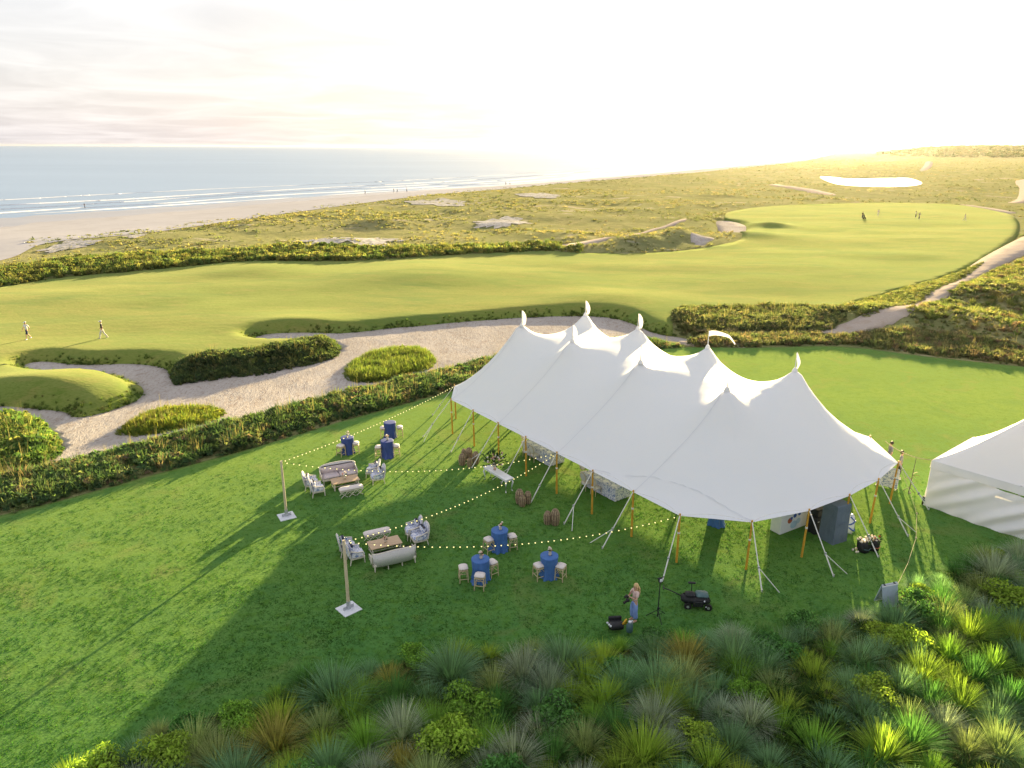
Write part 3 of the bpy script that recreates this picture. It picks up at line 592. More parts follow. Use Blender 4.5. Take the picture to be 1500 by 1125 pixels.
mass('shrub_band', P_tonL, 1500, 'dark shrub tongue dividing two arms of sand', [(0.068, 0.104, 0.051), (0.110, 0.140, 0.058), (0.178, 0.183, 0.083)], (0.5, 0.35, 0.15), (0.732, 0.464, 0.024), (0.55, 1.0), seed=8)
P_bushL = poly([(-60, 632), (0, 622), (36, 610), (60, 624), (86, 645), (90, 660), (80, 676), (40, 692), (-60, 716)], -0.4)
mass('shrub_band', P_bushL, 1400, 'green bushes at the near end of the sand', [(0.082, 0.152, 0.048), (0.137, 0.201, 0.058), (0.232, 0.238, 0.083)], (0.4, 0.35, 0.25), (0.854, 0.342, 0.024), (0.7, 1.3), seed=9)
P_edgeF = np.array([at(a, b)[:2] for a, b in ((-150, 442), (0, 421), (100, 406), (200, 398), (330, 387), (480, 384), (560, 382), (680, 373), (800, 368), (855, 371))]+[at(a, b)[:2] for a, b in ((855, 362), (800, 360), (680, 364), (560, 369), (480, 368), (330, 371), (200, 377), (100, 386), (0, 399), (-150, 415))])
mass('hedge', P_edgeF, 3600, 'dense green hedge along the far edge of the fairway', [(0.116, 0.165, 0.058), (0.205, 0.220, 0.076), (0.273, 0.250, 0.091)], (0.4, 0.4, 0.2), (0.732, 0.476, 0.012), (0.85, 1.45), excl=(P_path5,), seed=10)
# dunes: scrub thinning out with distance, leaving bare sand
def dune_scrub():
    rng = np.random.default_rng(55); n = 60000
    r = 75*np.exp(rng.uniform(0, math.log(1500/75.0), n)); a = rng.uniform(R(-42), R(42), n); x, y = r*np.sin(a), r*np.cos(a)
    k = (sdf(P_beach_land, x, y) > -3) & (sdf(P_fair, x, y) > 0.6) & (sdf(P_lawn, x, y) > 2) & (sdf(P_sand, x, y) > 1.0)
    for P in [P_path, P_path2, P_path3, P_path4, P_path5, P_path6, P_pond1, P_pond2, P_pond3, P_bunk1, P_bunk2]: k &= sdf(P, x, y) > 0.5
    for P in P_blow: k &= (sdf(P, x, y) > 0) | (rng.uniform(size=n) < 0.8*np.clip(0.5+1.5*fbm(x/4, y/4, 78, 2), 0, 1))
    f = fbm(x/28, y/18, 70, 4); k &= rng.uniform(size=n) < np.clip(0.46+1.6*f, 0.05, 0.95)
    x, y, r = x[k], y[k], r[k]; n = len(x); f = f[k]
    idx = rng.choice(4, n, p=(0.16, 0.16, 0.34, 0.34)); s = rng.uniform(0.6, 1.3, n)*(0.62+r/330.0)*(1+0.4*fbm(x/14, y/14, 72, 2)); s = np.minimum(s, 4)
    g = fbm(x/60, y/40, 90, 3)
    col = pick_cols(rng, n, [(0.200, 0.210, 0.100), (0.265, 0.245, 0.125), (0.300, 0.260, 0.150), (0.155, 0.175, 0.085)], (0.3, 0.32, 0.2, 0.18))
    col = col*(1+0.3*g[:, None]*np.array((1.2, 0.8, 0.4)))
    sz = s*np.clip(0.66-r/1200.0, 0.24, 1)
    bake('dune_scrub', PRO_FAR, idx, np.stack([x, y, H(x, y)-0.05], -1), s, rng.uniform(0, 6.28, n), col, 'leaf', 'sparse yellow green scrub covering the dunes', sclz=sz)
dune_scrub()
def far_wood():
    rng = np.random.default_rng(57); n = 2600
    r = rng.uniform(1350, 2500, n); a = rng.uniform(R(25.5), R(44), n); x, y = r*np.sin(a), r*np.cos(a)
    k = H(x, y) > 4
    x, y = x[k], y[k]; n = len(x); s = rng.uniform(7, 13, n)
    bake('far_wood', PRO_FAR[:2], rng.integers(0, 2, n), np.stack([x, y, H(x, y)-0.5], -1), s, rng.uniform(0, 6.28, n), pick_cols(rng, n, [(0.05, 0.065, 0.02), (0.08, 0.08, 0.03)], (0.6, 0.4)), 'leaf', 'low wood on the far rise at the horizon', sclz=s*0.7)
far_wood()
# ragged turf overhanging the sand edges
def bank_fringe():
    rng = np.random.default_rng(59); L = smooth_poly([at(a, b, -0.8) for a, b in sand_top], 6, False); d = np.r_[0, np.cumsum(np.hypot(*np.diff(L, axis=0).T))]; n = 5200
    s = rng.uniform(0, d[-1], n); x, y = np.interp(s, d, L[:, 0]), np.interp(s, d, L[:, 1]); x = x+rng.normal(0, 0.55, n); y = y+rng.normal(0, 0.55, n)
    q = sdf(P_sand, x, y); k = (q > -0.12) & (q < 1.3) & (rng.uniform(size=n) < np.clip(0.6+1.0*fbm(x/2.5, y/2.5, 95, 2), 0.1, 1)); x, y = x[k], y[k]; n = len(x)
    bake('bank_fringe', PRO_GRASS, rng.integers(0, 3, n), np.stack([x, y, H(x, y)-0.03], -1), rng.uniform(0.16, 0.42, n), rng.uniform(0, 6.28, n), pick_cols(rng, n, [(0.085, 0.135, 0.04), (0.12, 0.165, 0.045), (0.16, 0.16, 0.07)], (0.5, 0.35, 0.15)), 'leaf', 'ragged longer grass along the sand edges of the fairway')
bank_fringe()
# leafy turf: small tufts over the part of the lawn nearest the camera
def turf():
    rng = np.random.default_rng(58); pro = [grassy(rng, 7, 0.060, 0.030, 1, (1.2, 1.75), 0.06, 0.2) for _ in range(4)]
    q = points_in(P_lawn, 52000, rng, dens=lambda x, y: np.clip((46-np.hypot(x, y))/24, 0, 1)*np.clip(0.6+0.7*fbm(x/1.6, y/1.2, 81, 3), 0.2, 1)); n = len(q)
    f = fbm(q[:, 0]/5, q[:, 1]/4, 83, 2)
    col = pick_cols(rng, n, [(0.055, 0.165, 0.028), (0.075, 0.175, 0.026), (0.045, 0.145, 0.028)], (0.5, 0.3, 0.2), 0.18)*(1+0.25*f[:, None])
    bake('turf_tufts', pro, rng.integers(0, 4, n), np.stack([q[:, 0], q[:, 1], H(q[:, 0], q[:, 1])+0.02], -1), rng.uniform(0.6, 1.3, n), rng.uniform(0, 6.28, n), col, 'leaf', 'tufts of short leafy turf on the lawn')
turf()

def Hz(x, y): return float(H(np.array([x]), np.array([y]))[0])
# ------------------------------------------------------------------ sailcloth tent
TU, TV = np.array((0.592, -0.806)), np.array((0.806, 0.592))
def TW(u, v): p = TU*u+TV*v; return (p[0], p[1])
front_u = [-38.4, -35.8, -33.1, -30.4, -27.65, -24.8, -21.95, -19.06]
END_N = [(-16.8, 25.4), (-15.95, 28.4), (-15.7, 31.3), (-15.8, 34.1), (-16.3, 37.0)]
END_F = [(-40.9, 37.0), (-41.6, 34.1), (-41.9, 31.3), (-41.6, 28.3), (-40.7, 25.0)]
TPOLES = [(u, 23.3) for u in front_u]+END_N+[(u, 39.25) for u in front_u[::-1]]+END_F
PEAK_U = [-37.6, -32.5, -26.8, -21.0]; PK_F, PK_B, PK_H, EAVE = 28.4, 34.0, 6.85, 2.42
def build_tent():
    root = empty('sailcloth_tent', (*TW(-28.8, 31.3), 0), 0, 'large white sailcloth tent with eight flagged peaks and wooden side poles', 'tent')
    inv = Matrix.Translation(-root.location)
    rel = lambda p: (p[0]-root.location.x, p[1]-root.location.y, p[2])
    npole = len(TPOLES); cen = np.array((-28.8, 31.3)); B = []; bz = []; corner = []
    for i in range(npole):
        p, q = np.array(TPOLES[i]), np.array(TPOLES[(i+1) % npole]); corner.append(len(B))
        e = q-p; L = np.hypot(*e); nrm = np.array((-e[1], e[0]))/L
        if np.dot(nrm, cen-(p+q)/2) < 0: nrm = -nrm
        for k in range(10):
            t = k/10; s = 4*t*(1-t); B.append(p+e*t+nrm*0.30*s); bz.append(EAVE+0.05*s)
    nb = len(B); pts = list(B); edges = [(i, (i+1) % nb) for i in range(nb)]
    peaks = [(u, v) for v in (PK_F, PK_B) for u in PEAK_U]; pk0 = len(pts); pts += [np.array(p) for p in peaks]
    seams = []
    def seam(a, b, w):
        ids = [a]; pa, pb = np.array(pts[a]), np.array(pts[b]); k = max(2, int(np.hypot(*(pb-pa))/0.36))
        for j in range(1, k): pts.append(pa+(pb-pa)*j/k); ids.append(len(pts)-1)
        ids.append(b); edges.extend(zip(ids[:-1], ids[1:])); seams.append((ids, w))
    F_, Bk = [pk0+i for i in range(4)], [pk0+4+i for i in range(4)]
    cr = lambda i: corner[i]
    for k, i in zip(F_, (0, 2, 4, 6)): seam(k, cr(i), 9)
    nback = 8+5
    for k, i in zip(Bk, (nback+7, nback+5, nback+3, nback+1)): seam(k, cr(i), 9)
    for a, b in zip(F_, Bk): seam(a, b, 8)
    for i in (8, 9): seam(F_[3], cr(i), 7)
    for i in (11, 12): seam(Bk[3], cr(i), 7)
    for i in (nback+8, nback+9): seam(Bk[0], cr(i), 7)
    for i in (nback+11, nback+12): seam(F_[0], cr(i), 7)
    # interior points
    nseam = len(pts); st = 0.36; gx = np.arange(-42, -15, st); gy = np.arange(23, 39.6, st); X, Y = np.meshgrid(gx, gy); X = X+(np.arange(X.shape[0])[:, None] % 2)*st/2
    x, y = X.ravel(), Y.ravel(); k = sdf(np.array(B), x, y) < -0.16; x, y = x[k], y[k]
    SP = np.array(pts[nb:nseam]); d = np.full(len(x), 9.0)
    for q in SP: d = np.minimum(d, np.hypot(x-q[0], y-q[1]))
    k = d > 0.17; pts += [np.array(p) for p in zip(x[k], y[k])]
    r = delaunay_2d_cdt([Vector(p) for p in pts], edges, [], 1, 1e-6, True)
    V = np.array([(v.x, v.y) for v in r[0]]); F = [tuple(f) for f in r[2]]
    imap = {}
    for i, olds in enumerate(r[3]):
        for o in olds: imap.setdefault(o, i)
    E = np.array(sorted({tuple(sorted((f[i], f[(i+1) % len(f)]))) for f in F for i in range(len(f))}))
    w = 1.0/np.maximum(np.hypot(*(V[E[:, 0]]-V[E[:, 1]]).T), 0.08)*0.36
    hv = {}
    for ids, ww in seams:
        for a, b in zip(ids[:-1], ids[1:]): hv[tuple(sorted((imap[a], imap[b])))] = ww
    for i, e in enumerate(map(tuple, E)):
        if e in hv: w[i] *= hv[e]
    n = len(V); z = np.full(n, 3.6); fix = np.zeros(n, bool)
    for i in range(nb): z[imap[i]] = bz[i]; fix[imap[i]] = True
    for p in range(8):
        z[imap[pk0+p]] = PK_H; fix[imap[pk0+p]] = True
    # a stiff ring round each peak keeps the cone from turning into a needle
    for p in range(8):
        c = V[imap[pk0+p]]; dd = np.hypot(*(V-c).T); ring = (dd < 0.45) & ~fix; z[ring] = PK_H-0.30*dd[ring]/0.45-0.05*0; fix |= ring
    den = np.bincount(E[:, 0], w, n)+np.bincount(E[:, 1], w, n)
    for it in range(2600):
        acc = np.bincount(E[:, 0], w*z[E[:, 1]], n)+np.bincount(E[:, 1], w*z[E[:, 0]], n)
        nz = acc/den+0.0010*np.minimum(1, 4/den); z = np.where(fix, z, z+1.0*(nz-z))
    wx = V[:, :1]*TU+V[:, 1:]*TV
    P3 = np.column_stack([wx[:, 0]-root.location.x, wx[:, 1]-root.location.y, z])
    # real fabric is a little uneven
    P3[:, 2] += np.where(fix, 0, 0.025*fbm(V[:, 0]*1.1, V[:, 1]*1.1, 91, 2))
    me = bpy.data.meshes.new('canopy'); me.from_pydata([tuple(p) for p in P3], [], F); me.update()
    link('canopy', me, 'canvas', root, smooth=True)
    # hem rope along the scalloped edge, seam tapes
    hem = MB(); ring = [P3[imap[i]] for i in range(nb)]; hem.tube([tuple(p) for p in ring]+[tuple(ring[0])], 0.022, 5, False); hem.obj('hem_rope', 'strap', root)
    def nearz(u, v):
        dd = np.hypot(V[:, 0]-u, V[:, 1]-v); j = np.argsort(dd)[:3]; ww = 1/(dd[j]+1e-3); return float((z[j]*ww).sum()/ww.sum())
    def tape(path, name='seam'):
        vs = []; fs = []
        for i, p in enumerate(path):
            t = (path[min(i+1, len(path)-1)]-path[max(i-1, 0)]); t = t/np.linalg.norm(t); s = np.cross(t, (0, 0, 1)); s = s/np.linalg.norm(s)*0.016
            vs += [p+s+(0, 0, 0.012), p-s+(0, 0, 0.012)]
        fs = [(2*i, 2*i+1, 2*i+3, 2*i+2) for i in range(len(path)-1)]
        return MB().add(vs, fs).obj(name, 'seam', root)
    for ids, ww in seams[:8]: tape([P3[imap[i]] for i in ids])
    # wide panel seam low on the front slope, sagging between the poles
    for (ua, va), (ub, vb) in (((-24.8, 23.45), (-16.85, 25.45)),):
        path = []
        for t in np.linspace(0, 1, 40):
            u, v = ua+(ub-ua)*t, va+(vb-va)*t; q = TW(u, v); path.append(np.array((q[0]-root.location.x, q[1]-root.location.y, nearz(u, v)+0.01)))
        tape(path)
    # centre poles and pennants
    pens = [(0.25, -0.55), (0.1, -0.7), (0.05, -0.5), (0.2, -0.5), (0.35, -0.6), (0.3, -0.55), (0, 0), (0.4, -0.75)]
    for p, (u, v) in enumerate(peaks):
        q = rel((*TW(u, v), 0)); MB().tube([(q[0], q[1], 0), (q[0], q[1], PK_H-0.05)], [0.075, 0.05], 8).obj('centre_pole', 'pole', root); MB().tube([(q[0], q[1], PK_H-0.05), (q[0], q[1], PK_H+0.96)], [0.03, 0.014], 6).obj('flag_mast', 'strap', root)
        MB().lathe([(0.16, PK_H-0.1), (0.10, PK_H+0.06), (0.05, PK_H+0.12)], q, 10).obj('peak_cap', 'strap', root)
        vs = []; dr = random.Random(p*3+1)
        if p == 6:       # the one pennant that streams out
            m = 12; path = [(0.02+1.7*t, 0.13*math.sin(t*7), PK_H+0.95-0.5*t*t-0.55*max(0, t-0.7)*2) for t in np.linspace(0, 1, m)]; wd = [0.34*(1-0.72*i/(m-1)) for i in range(m)]
            ang = 0.12
            for (a, b, c), ww in zip(path, wd): vs += [(q[0]+a*math.cos(ang)-b*math.sin(ang), q[1]+a*math.sin(ang)+b*math.cos(ang), c), (q[0]+a*math.cos(ang)-b*math.sin(ang), q[1]+a*math.sin(ang)+b*math.cos(ang)+0.02, c-ww)]
        else:            # limp pennants hanging beside their poles
            m = 9; ang = dr.uniform(-0.5, 0.6)
            for i in range(m):
                t = i/(m-1); wv = 0.05*math.sin(t*6+p); lean = 0.05+0.24*math.sin(math.pi*min(1, t*0.8))**0.8
                x0, x1 = 0.02+0.10*t*t, 0.03+lean
                for xx in (x0 if i else 0.01, x1 if i else 0.06):
                    vs.append((q[0]+xx*math.cos(ang)-wv*math.sin(ang), q[1]+xx*math.sin(ang)+wv*math.cos(ang), PK_H+0.95-0.95*t))
        MB().add(vs, [(2*i, 2*i+1, 2*i+3, 2*i+2) for i in range(len(vs)//2-1)]).obj('pennant', 'canvas', root, smooth=True)
    # side poles with guy straps
    for i, (u, v) in enumerate(TPOLES):
        o = np.array((u, v))-cen
        a, b = np.array(TPOLES[i-1]), np.array(TPOLES[(i+1) % npole]); e = b-a; nrm = np.array((e[1], -e[0])); nrm = nrm/np.hypot(*nrm)
        if np.dot(nrm, o) < 0: nrm = -nrm
        top = rel((*TW(u, v), EAVE+0.10)); rr = random.Random(i); foot = rel((*TW(u-nrm[0]*0.06, v-nrm[1]*0.06), 0))
        pl = MB().tube([foot, top], [0.055, 0.042], 8).obj('side_pole', 'pole', root)
        MB().tube([Vector(foot).lerp(Vector(top), 0.62)+Vector((0, 0, -0.04)), Vector(foot).lerp(Vector(top), 0.62)+Vector((0, 0, 0.04))], 0.062, 8).obj('pole_band', 'strap', pl)
        out = 1.75+rr.uniform(-0.1, 0.2); s1 = rel((*TW(u+nrm[0]*out, v+nrm[1]*out), 0.0)); kn = Vector(top).lerp(Vector(s1), 0.66)
        g = MB().tube([Vector(top)+Vector((0, 0, -0.06)), kn], 0.024, 5).obj('guy_strap', 'strap', root)
        MB().box(kn, (0.10, 0.07, 0.16), bev=0.02).obj('ratchet', 'steel', g)
        t1 = np.array((-nrm[1], nrm[0]))*rr.choice((-1, 1)); s2 = rel((*TW(u+nrm[0]*(out+0.1)+t1[0]*0.75, v+nrm[1]*(out+0.1)+t1[1]*0.75), 0.0))
        MB().tube([kn, s1], 0.030, 5).obj('stake_strap', 'strap', root)
        if i % 3 != 1: MB().tube([kn, s2], 0.018, 5).obj('stake_strap', 'strap', root)
        MB().tube([Vector(s1)+Vector((0, 0, -0.1)), Vector(s1)+Vector((0, 0, 0.16))], 0.025, 6).obj('stake', 'steel', root)
    return root
build_tent()

# ------------------------------------------------------------------ second tent with side walls
def build_side_tent():
    A = at(1353, 739); Bp = at(1427, 640, 2.55); Bp.z = 0; fd = (at(1500, 788)-A); fd.normalize(); bd = (Bp-A); bl = bd.length; bd.normalize()
    root = empty('walled_tent', A, 0, 'smaller white canvas tent with a wrinkled side wall at the edge of the view', 'tent'); EH = 2.55; LEN = 12.0
    P = lambda f, b, z: Vector((fd.x*f+bd.x*b, fd.y*f+bd.y*b, z))
    # roof: sagging hip roof between corner, ridge and far eave
    nf, nbk = 30, 20; vs = []; PKF, PKH = 5.0, 7.6
    def rz(f, b):
        db = min(b, bl-b)/(bl/2); df = min(f/PKF, 1.0); t = min(db, df*1.0); t = max(t, 0)
        return EH+(PKH-EH)*(0.55*t**1.5+0.45*t)-0.12*math.sin(math.pi*min(1, f/3.0 % 1.0))*(1-db)*(1 if db < 0.05 else 0)
    for i in range(nf+1):
        for j in range(nbk+1): f, b = LEN*i/nf, bl*j/nbk; vs.append(P(f, b, rz(f, b)))
    m = nbk+1; MB().add(vs, [(i*m+j, (i+1)*m+j, (i+1)*m+j+1, i*m+j+1) for i in range(nf) for j in range(nbk)]).obj('roof', 'canvas', root, smooth=True)
    # valance: a short strip hanging from the eave
    def strip(name, path_top, path_bot, rows, mat, fun=None):
        vs = []
        for r_ in range(rows+1):
            t = r_/rows
            for k, (a, b) in enumerate(zip(path_top, path_bot)):
                p = a.lerp(b, t)
                if fun: p = p+fun(k/(len(path_top)-1), t)
                vs.append(p)
        n = len(path_top); return MB().add(vs, [(r_*n+k, (r_+1)*n+k, (r_+1)*n+k+1, r_*n+k+1) for r_ in range(rows) for k in range(n-1)]).obj(name, mat, root, smooth=True)
    nfv = Vector((fd.y, -fd.x, 0))
    if nfv.dot(bd) > 0: nfv = -nfv
    us = np.linspace(0, LEN, 60)
    strip('valance', [P(u, 0, EH+0.01)+nfv*0.04 for u in us], [P(u, 0, EH-0.42)+nfv*(0.06+0.02*math.sin(u*5)) for u in us], 4, 'canvas2')
    strip('valance', [P(0, u, EH+0.01)-fd*0.04 for u in np.linspace(0, bl, 30)], [P(0, u, EH-0.42)-fd*0.06 for u in np.linspace(0, bl, 30)], 4, 'canvas2')
    # front wall: hung from the corner, its top sagging so that a dark gap opens under the valance; diagonal drapes
    def topz(u): return EH-0.36-(0.20*math.sin(math.pi*min(1, max(0, (u-1.6)/9.0)))**0.9 if u > 1.6 else 0)
    def drape(k, t):
        u = k*LEN; w = 0.10*math.sin(7*(t*1.7+u*0.55))*math.sin(math.pi*min(1, t*0.9+0.1))+0.05*math.sin(17*(t+u*0.33)+2)
        return nfv*(0.02+w*(0.4+0.6*min(1, u/2)))
    us2 = np.linspace(0, LEN, 120)
    strip('side_wall', [P(u, 0, topz(u)) for u in us2], [P(u, 0, 0.02)+nfv*(0.10+0.22*math.sin(u*0.5)**2) for u in us2], 30, 'canvas2', drape)
    strip('end_wall', [P(0, u, EH-0.1) for u in np.linspace(0, bl, 40)], [P(0, u, 0.02)-fd*(0.05*math.sin(u*3)) for u in np.linspace(0, bl, 40)], 10, 'canvas2')
    strip('added_back_wall', [P(u, bl-0.02, EH-0.1) for u in np.linspace(0, LEN, 40)], [P(u, bl-0.02, 0.02) for u in np.linspace(0, LEN, 40)], 6, 'canvas2'); strip('end_wall', [P(LEN, u, EH-0.1) for u in np.linspace(0, bl, 30)], [P(LEN, u, 0.02) for u in np.linspace(0, bl, 30)], 6, 'canvas2')  # unseen back and far end walls, added to keep the tent interior dark
    for f in (0.05, 4, 8): MB().tube([P(f, 0.06, 0), P(f, 0.06, EH)], 0.045, 8).obj('leg_pole', 'steel', root)
    MB().tube([P(PKF, bl/2, 0), P(PKF, bl/2, PKH)], 0.06, 8).obj('centre_pole', 'steel', root)
    for f, b in ((0, 0), (0, bl)):
        MB().box(P(f-0.02, b-0.05, 0.25), (0.12, 0.12, 0.5), bev=0.02).obj('foot_weight', 'black', root)
    return root
side_tent = build_side_tent()
# line tied between the two tents, and the cord that runs out to the board
def rope(name, pts, r, label, cat, mat='rope', sag=0.25, n=24):
    a, b = Vector(pts[0]), Vector(pts[1]); path = [a.lerp(b, t)-Vector((0, 0, sag*4*t*(1-t))) for t in np.linspace(0, 1, n)]
    return tag(MB().tube(path, r, 5).obj(name, mat), label, cat)
A2 = side_tent.location
rope('tent_line', [(*TW(-18.2, 39.25), 2.45), (A2.x, A2.y, 2.58)], 0.02, 'pale rope tied between the big tent and the walled tent', 'rope')
kp = [Vector((*TW(-16.2, 36.9), 2.40)), at(1333, 722, 1.7), at(1343, 752, 1.0), at(1342, 788, 0.75), at(1330, 825, 0.62), at(1313, 860, 0.60)]
cr_ = MB().tube([tuple((kp[i]*(1-f)+kp[i+1]*f)) for i in range(5) for f in (0, 0.5)]+[tuple(kp[5])], 0.010, 5)
for q in kp[1:4]: cr_.ball(q, 0.05, 7, 5)
tag(cr_.obj('guide_cord', 'rope'), 'thin pale knotted cord running from the tent corner down to the folding board', 'rope')

# ------------------------------------------------------------------ light poles and strings
def light_pole(p, h, yaw, label, lean=(0, 0)):
    root = empty('light_pole', p, yaw, label, 'pole', 'poles for the string lights')
    MB().box((0, 0, 0.03), (0.80, 0.80, 0.05), bev=0.012).obj('base_plate', 'plate', root)
    MB().tube([(0, 0, 0.05), (0, 0, 0.42)], 0.085, 10).obj('socket', 'steel', root)
    for s in (-1, 1): MB().box((0.14*s, 0, 0.12), (0.20, 0.03, 0.16), bev=0.008).obj('gusset', 'steel', root)
    MB().tube([(0, 0, 0.06), (lean[0], lean[1], h)], [0.070, 0.058], 10).obj('post', 'timber', root)
    MB().tube([(lean[0]-0.02, lean[1], h-0.05), (lean[0]+0.09, lean[1], h+0.02)], 0.012, 6).obj('hook', 'steel', root)
    return Vector(p)+Vector((0, 0, h-0.03))
L1 = light_pole(at(420, 757), 3.10, 0.55, 'timber light pole on a white base plate beside the far lounge')
L2 = light_pole(at(511, 893), 3.20, 0.75, 'timber light pole on a white base plate near the tussocks')
me_bulb = MB().ball((0, 0, -0.045), 0.027, 8, 6, (1, 1, 1.2)).mesh('bulb'); me_bulb.materials.append(M['bulb']); me_bulb.polygons.foreach_set('use_smooth', [True]*len(me_bulb.polygons))
me_cap = MB().tube([(0, 0, 0), (0, 0, -0.03)], 0.018, 6).mesh('bulb_socket'); me_cap.materials.append(M['wire'])
def light_string(a, b, sag, label, step=0.29):
    a, b = Vector(a), Vector(b); root = empty('light_string', a, 0, label, 'string lights', 'strings of lights over the lounge lawn'); d = b-a
    f = lambda t: d*t-Vector((0, 0, sag*4*t*(1-t)))
    MB().tube([f(t) for t in np.linspace(0, 1, 40)], 0.004, 4).obj('cable', 'wire', root)
    n = int(d.length/step)
    for i in range(1, n):
        p = f(i/n+random.uniform(-0.002, 0.002))
        o = link('bulb', me_bulb, None, root, p); c = link('bulb_socket', me_cap, None, o)
E_ = lambda u, v, z=2.45: (*TW(u, v), z)
light_string(L1, E_(-40.7, 25.0), 0.25, 'string of small lights from far timber pole to the farthest tent corner')
light_string(L1, E_(-27.65, 23.3), 0.75, 'string of small lights from far timber pole to the tent above the flower table')
light_string(L2, E_(-27.65, 23.3), 0.55, 'string of small lights from near timber pole across to the flower table')
light_string(L2, E_(-19.06, 23.3), 0.75, 'string of small lights from near timber pole past the blue tables')

# ------------------------------------------------------------------ lawn furniture
def heading(v): return math.atan2(v[1], v[0])+math.pi/2      # local -Y looks along v
def dirpx(a, b): d = at(*b)-at(*a); return d.normalized()
def rbox(mb, c, d, b): return mb.box(c, d, bev=b)
def make_armchair():
    r = empty('armchair', (0, 0, 0))
    rbox(MB(), (0, -0.02, 0.32), (0.66, 0.64, 0.10), 0.02).obj('seat_frame', 'white_wood', r)
    rbox(MB(), (0, -0.04, 0.44), (0.60, 0.60, 0.16), 0.06).obj('seat_cushion', 'toile', r, True)
    back = MB(); prof = [(-0.32, 0.36), (-0.33, 0.80), (-0.25, 0.97), (-0.10, 1.05), (0.10, 1.05), (0.25, 0.97), (0.33, 0.80), (0.32, 0.36)]
    vs = [(x, 0.27+(z-0.36)*0.17, z) for x, z in prof]+[(x, 0.37+(z-0.36)*0.17, z) for x, z in prof]; n = len(prof)
    back.add(vs, [tuple(range(n)), tuple(range(2*n-1, n-1, -1))]+[(i, i+n, (i+1) % n+n, (i+1) % n) for i in range(n)]); bo = back.obj('backrest', 'toile', r)
    rbox(MB(), (0, 0.20, 0.70), (0.54, 0.16, 0.44), 0.07).obj('back_cushion', 'toile', r, True)
    fr = MB().tube([(x, 0.325+(z-0.36)*0.17, z+0.005) for x, z in [(x*1.05, z*1.015) for x, z in prof]], 0.026, 6); fr.obj('back_rail', 'white_wood', r)
    for s in (-1, 1):
        MB().tube([(0.36*s, -0.26, 0.62), (0.38*s, 0, 0.65), (0.34*s, 0.32, 0.74)], 0.028, 6).obj('arm_rail', 'white_wood', r)
        MB().tube([(0.36*s, -0.25, 0.36), (0.37*s, -0.25, 0.63)], 0.024, 6).obj('arm_post', 'white_wood', r)
        rbox(MB(), (0.335*s, 0.0, 0.50), (0.05, 0.52, 0.24), 0.02).obj('arm_panel', 'toile', r)
        MB().tube([(0.30*s, -0.30, 0.30), (0.31*s, -0.32, 0.0)], [0.034, 0.020], 6).obj('leg', 'white_wood', r)
        MB().tube([(0.30*s, 0.30, 0.30), (0.31*s, 0.36, 0.0)], [0.034, 0.020], 6).obj('leg', 'white_wood', r)
    return r
def make_sofa(cush, label):
    r = empty('sofa', (0, 0, 0)); tag(r, label, 'sofa', 'sofas of the lawn lounges'); Wd = 2.0
    rbox(MB(), (0, 0, 0.31), (Wd-0.04, 0.74, 0.12), 0.02).obj('seat_frame', 'white_wood', r)
    for s in (-1, 1): rbox(MB(), (s*0.47, -0.06, 0.44), (0.92, 0.66, 0.17), 0.06).obj('seat_cushion', cush, r, True)
    n = 25; top = lambda t: 0.86+0.10*math.sin(math.pi*t)**0.7; vs = []; path = []
    for i in range(n):
        t = i/(n-1); x = (t-0.5)*Wd; y = 0.36-0.20*abs(2*t-1)**6
        for dy in (0, 0.08): vs += [(x, y+dy, 0.26), (x, y+dy+0.06, top(t))]
        path.append((x, y+0.10, top(t)+0.01))
    fs = []
    for i in range(n-1):
        a, b = 4*i, 4*i+4; fs += [(a, b, b+1, a+1), (a+3, b+3, b+2, a+2), (a+1, b+1, b+3, a+3), (a+2, b+2, b, a)]
    fs += [(0, 1, 3, 2), (4*n-4, 4*n-2, 4*n-1, 4*n-3)]
    MB().add(vs, fs).obj('back_panel', 'cane', r, True)
    MB().tube([(-Wd/2, 0.28, 0.26)]+path+[(Wd/2, 0.28, 0.26)], 0.030, 6).obj('back_rail', 'white_wood', r, True)
    rbox(MB(), (0, 0.26, 0.68), (Wd-0.16, 0.17, 0.44), 0.07).obj('back_cushion', cush, r, True)
    for s in (-1, 1):
        MB().tube([(s*(Wd/2-0.01), -0.30, 0.30), (s*(Wd/2), -0.28, 0.60), (s*(Wd/2+0.01), 0.05, 0.66), (s*(Wd/2), 0.30, 0.74)], 0.030, 6).obj('arm_rail', 'white_wood', r, True)
        rbox(MB(), (s*(Wd/2-0.03), 0.0, 0.48), (0.05, 0.56, 0.26), 0.02).obj('arm_panel', cush, r)
    for x in (-0.92, -0.32, 0.32, 0.92):
        for y in (-0.32, 0.34):
            if abs(x) < 0.5 and y < 0: continue
            MB().tube([(x, y, 0.28), (x*1.01, y*1.06, 0.0)], [0.036, 0.022], 6).obj('leg', 'white_wood', r)
    return r
def make_bench():
    r = empty('bench', (0, 0, 0)); rbox(MB(), (0, 0, 0.46), (1.30, 0.42, 0.15), 0.07).obj('cushion', 'linen', r, True)
    rbox(MB(), (0, 0, 0.375), (1.26, 0.38, 0.04), 0.01).obj('seat_frame', 'white_wood', r)
    for s in (-1, 0, 1):
        for k in (-1, 1):
            MB().tube([(s*0.42-0.2*k, -0.17, 0.36), (s*0.42-0.03*k, -0.17, 0.19), (s*0.42+0.2*k, -0.17, 0.0)], 0.017, 6).obj('cross_leg', 'white_wood', r)
            MB().tube([(s*0.42-0.2*k, 0.17, 0.36), (s*0.42-0.03*k, 0.17, 0.19), (s*0.42+0.2*k, 0.17, 0.0)], 0.017, 6).obj('cross_leg', 'white_wood', r)
    return r
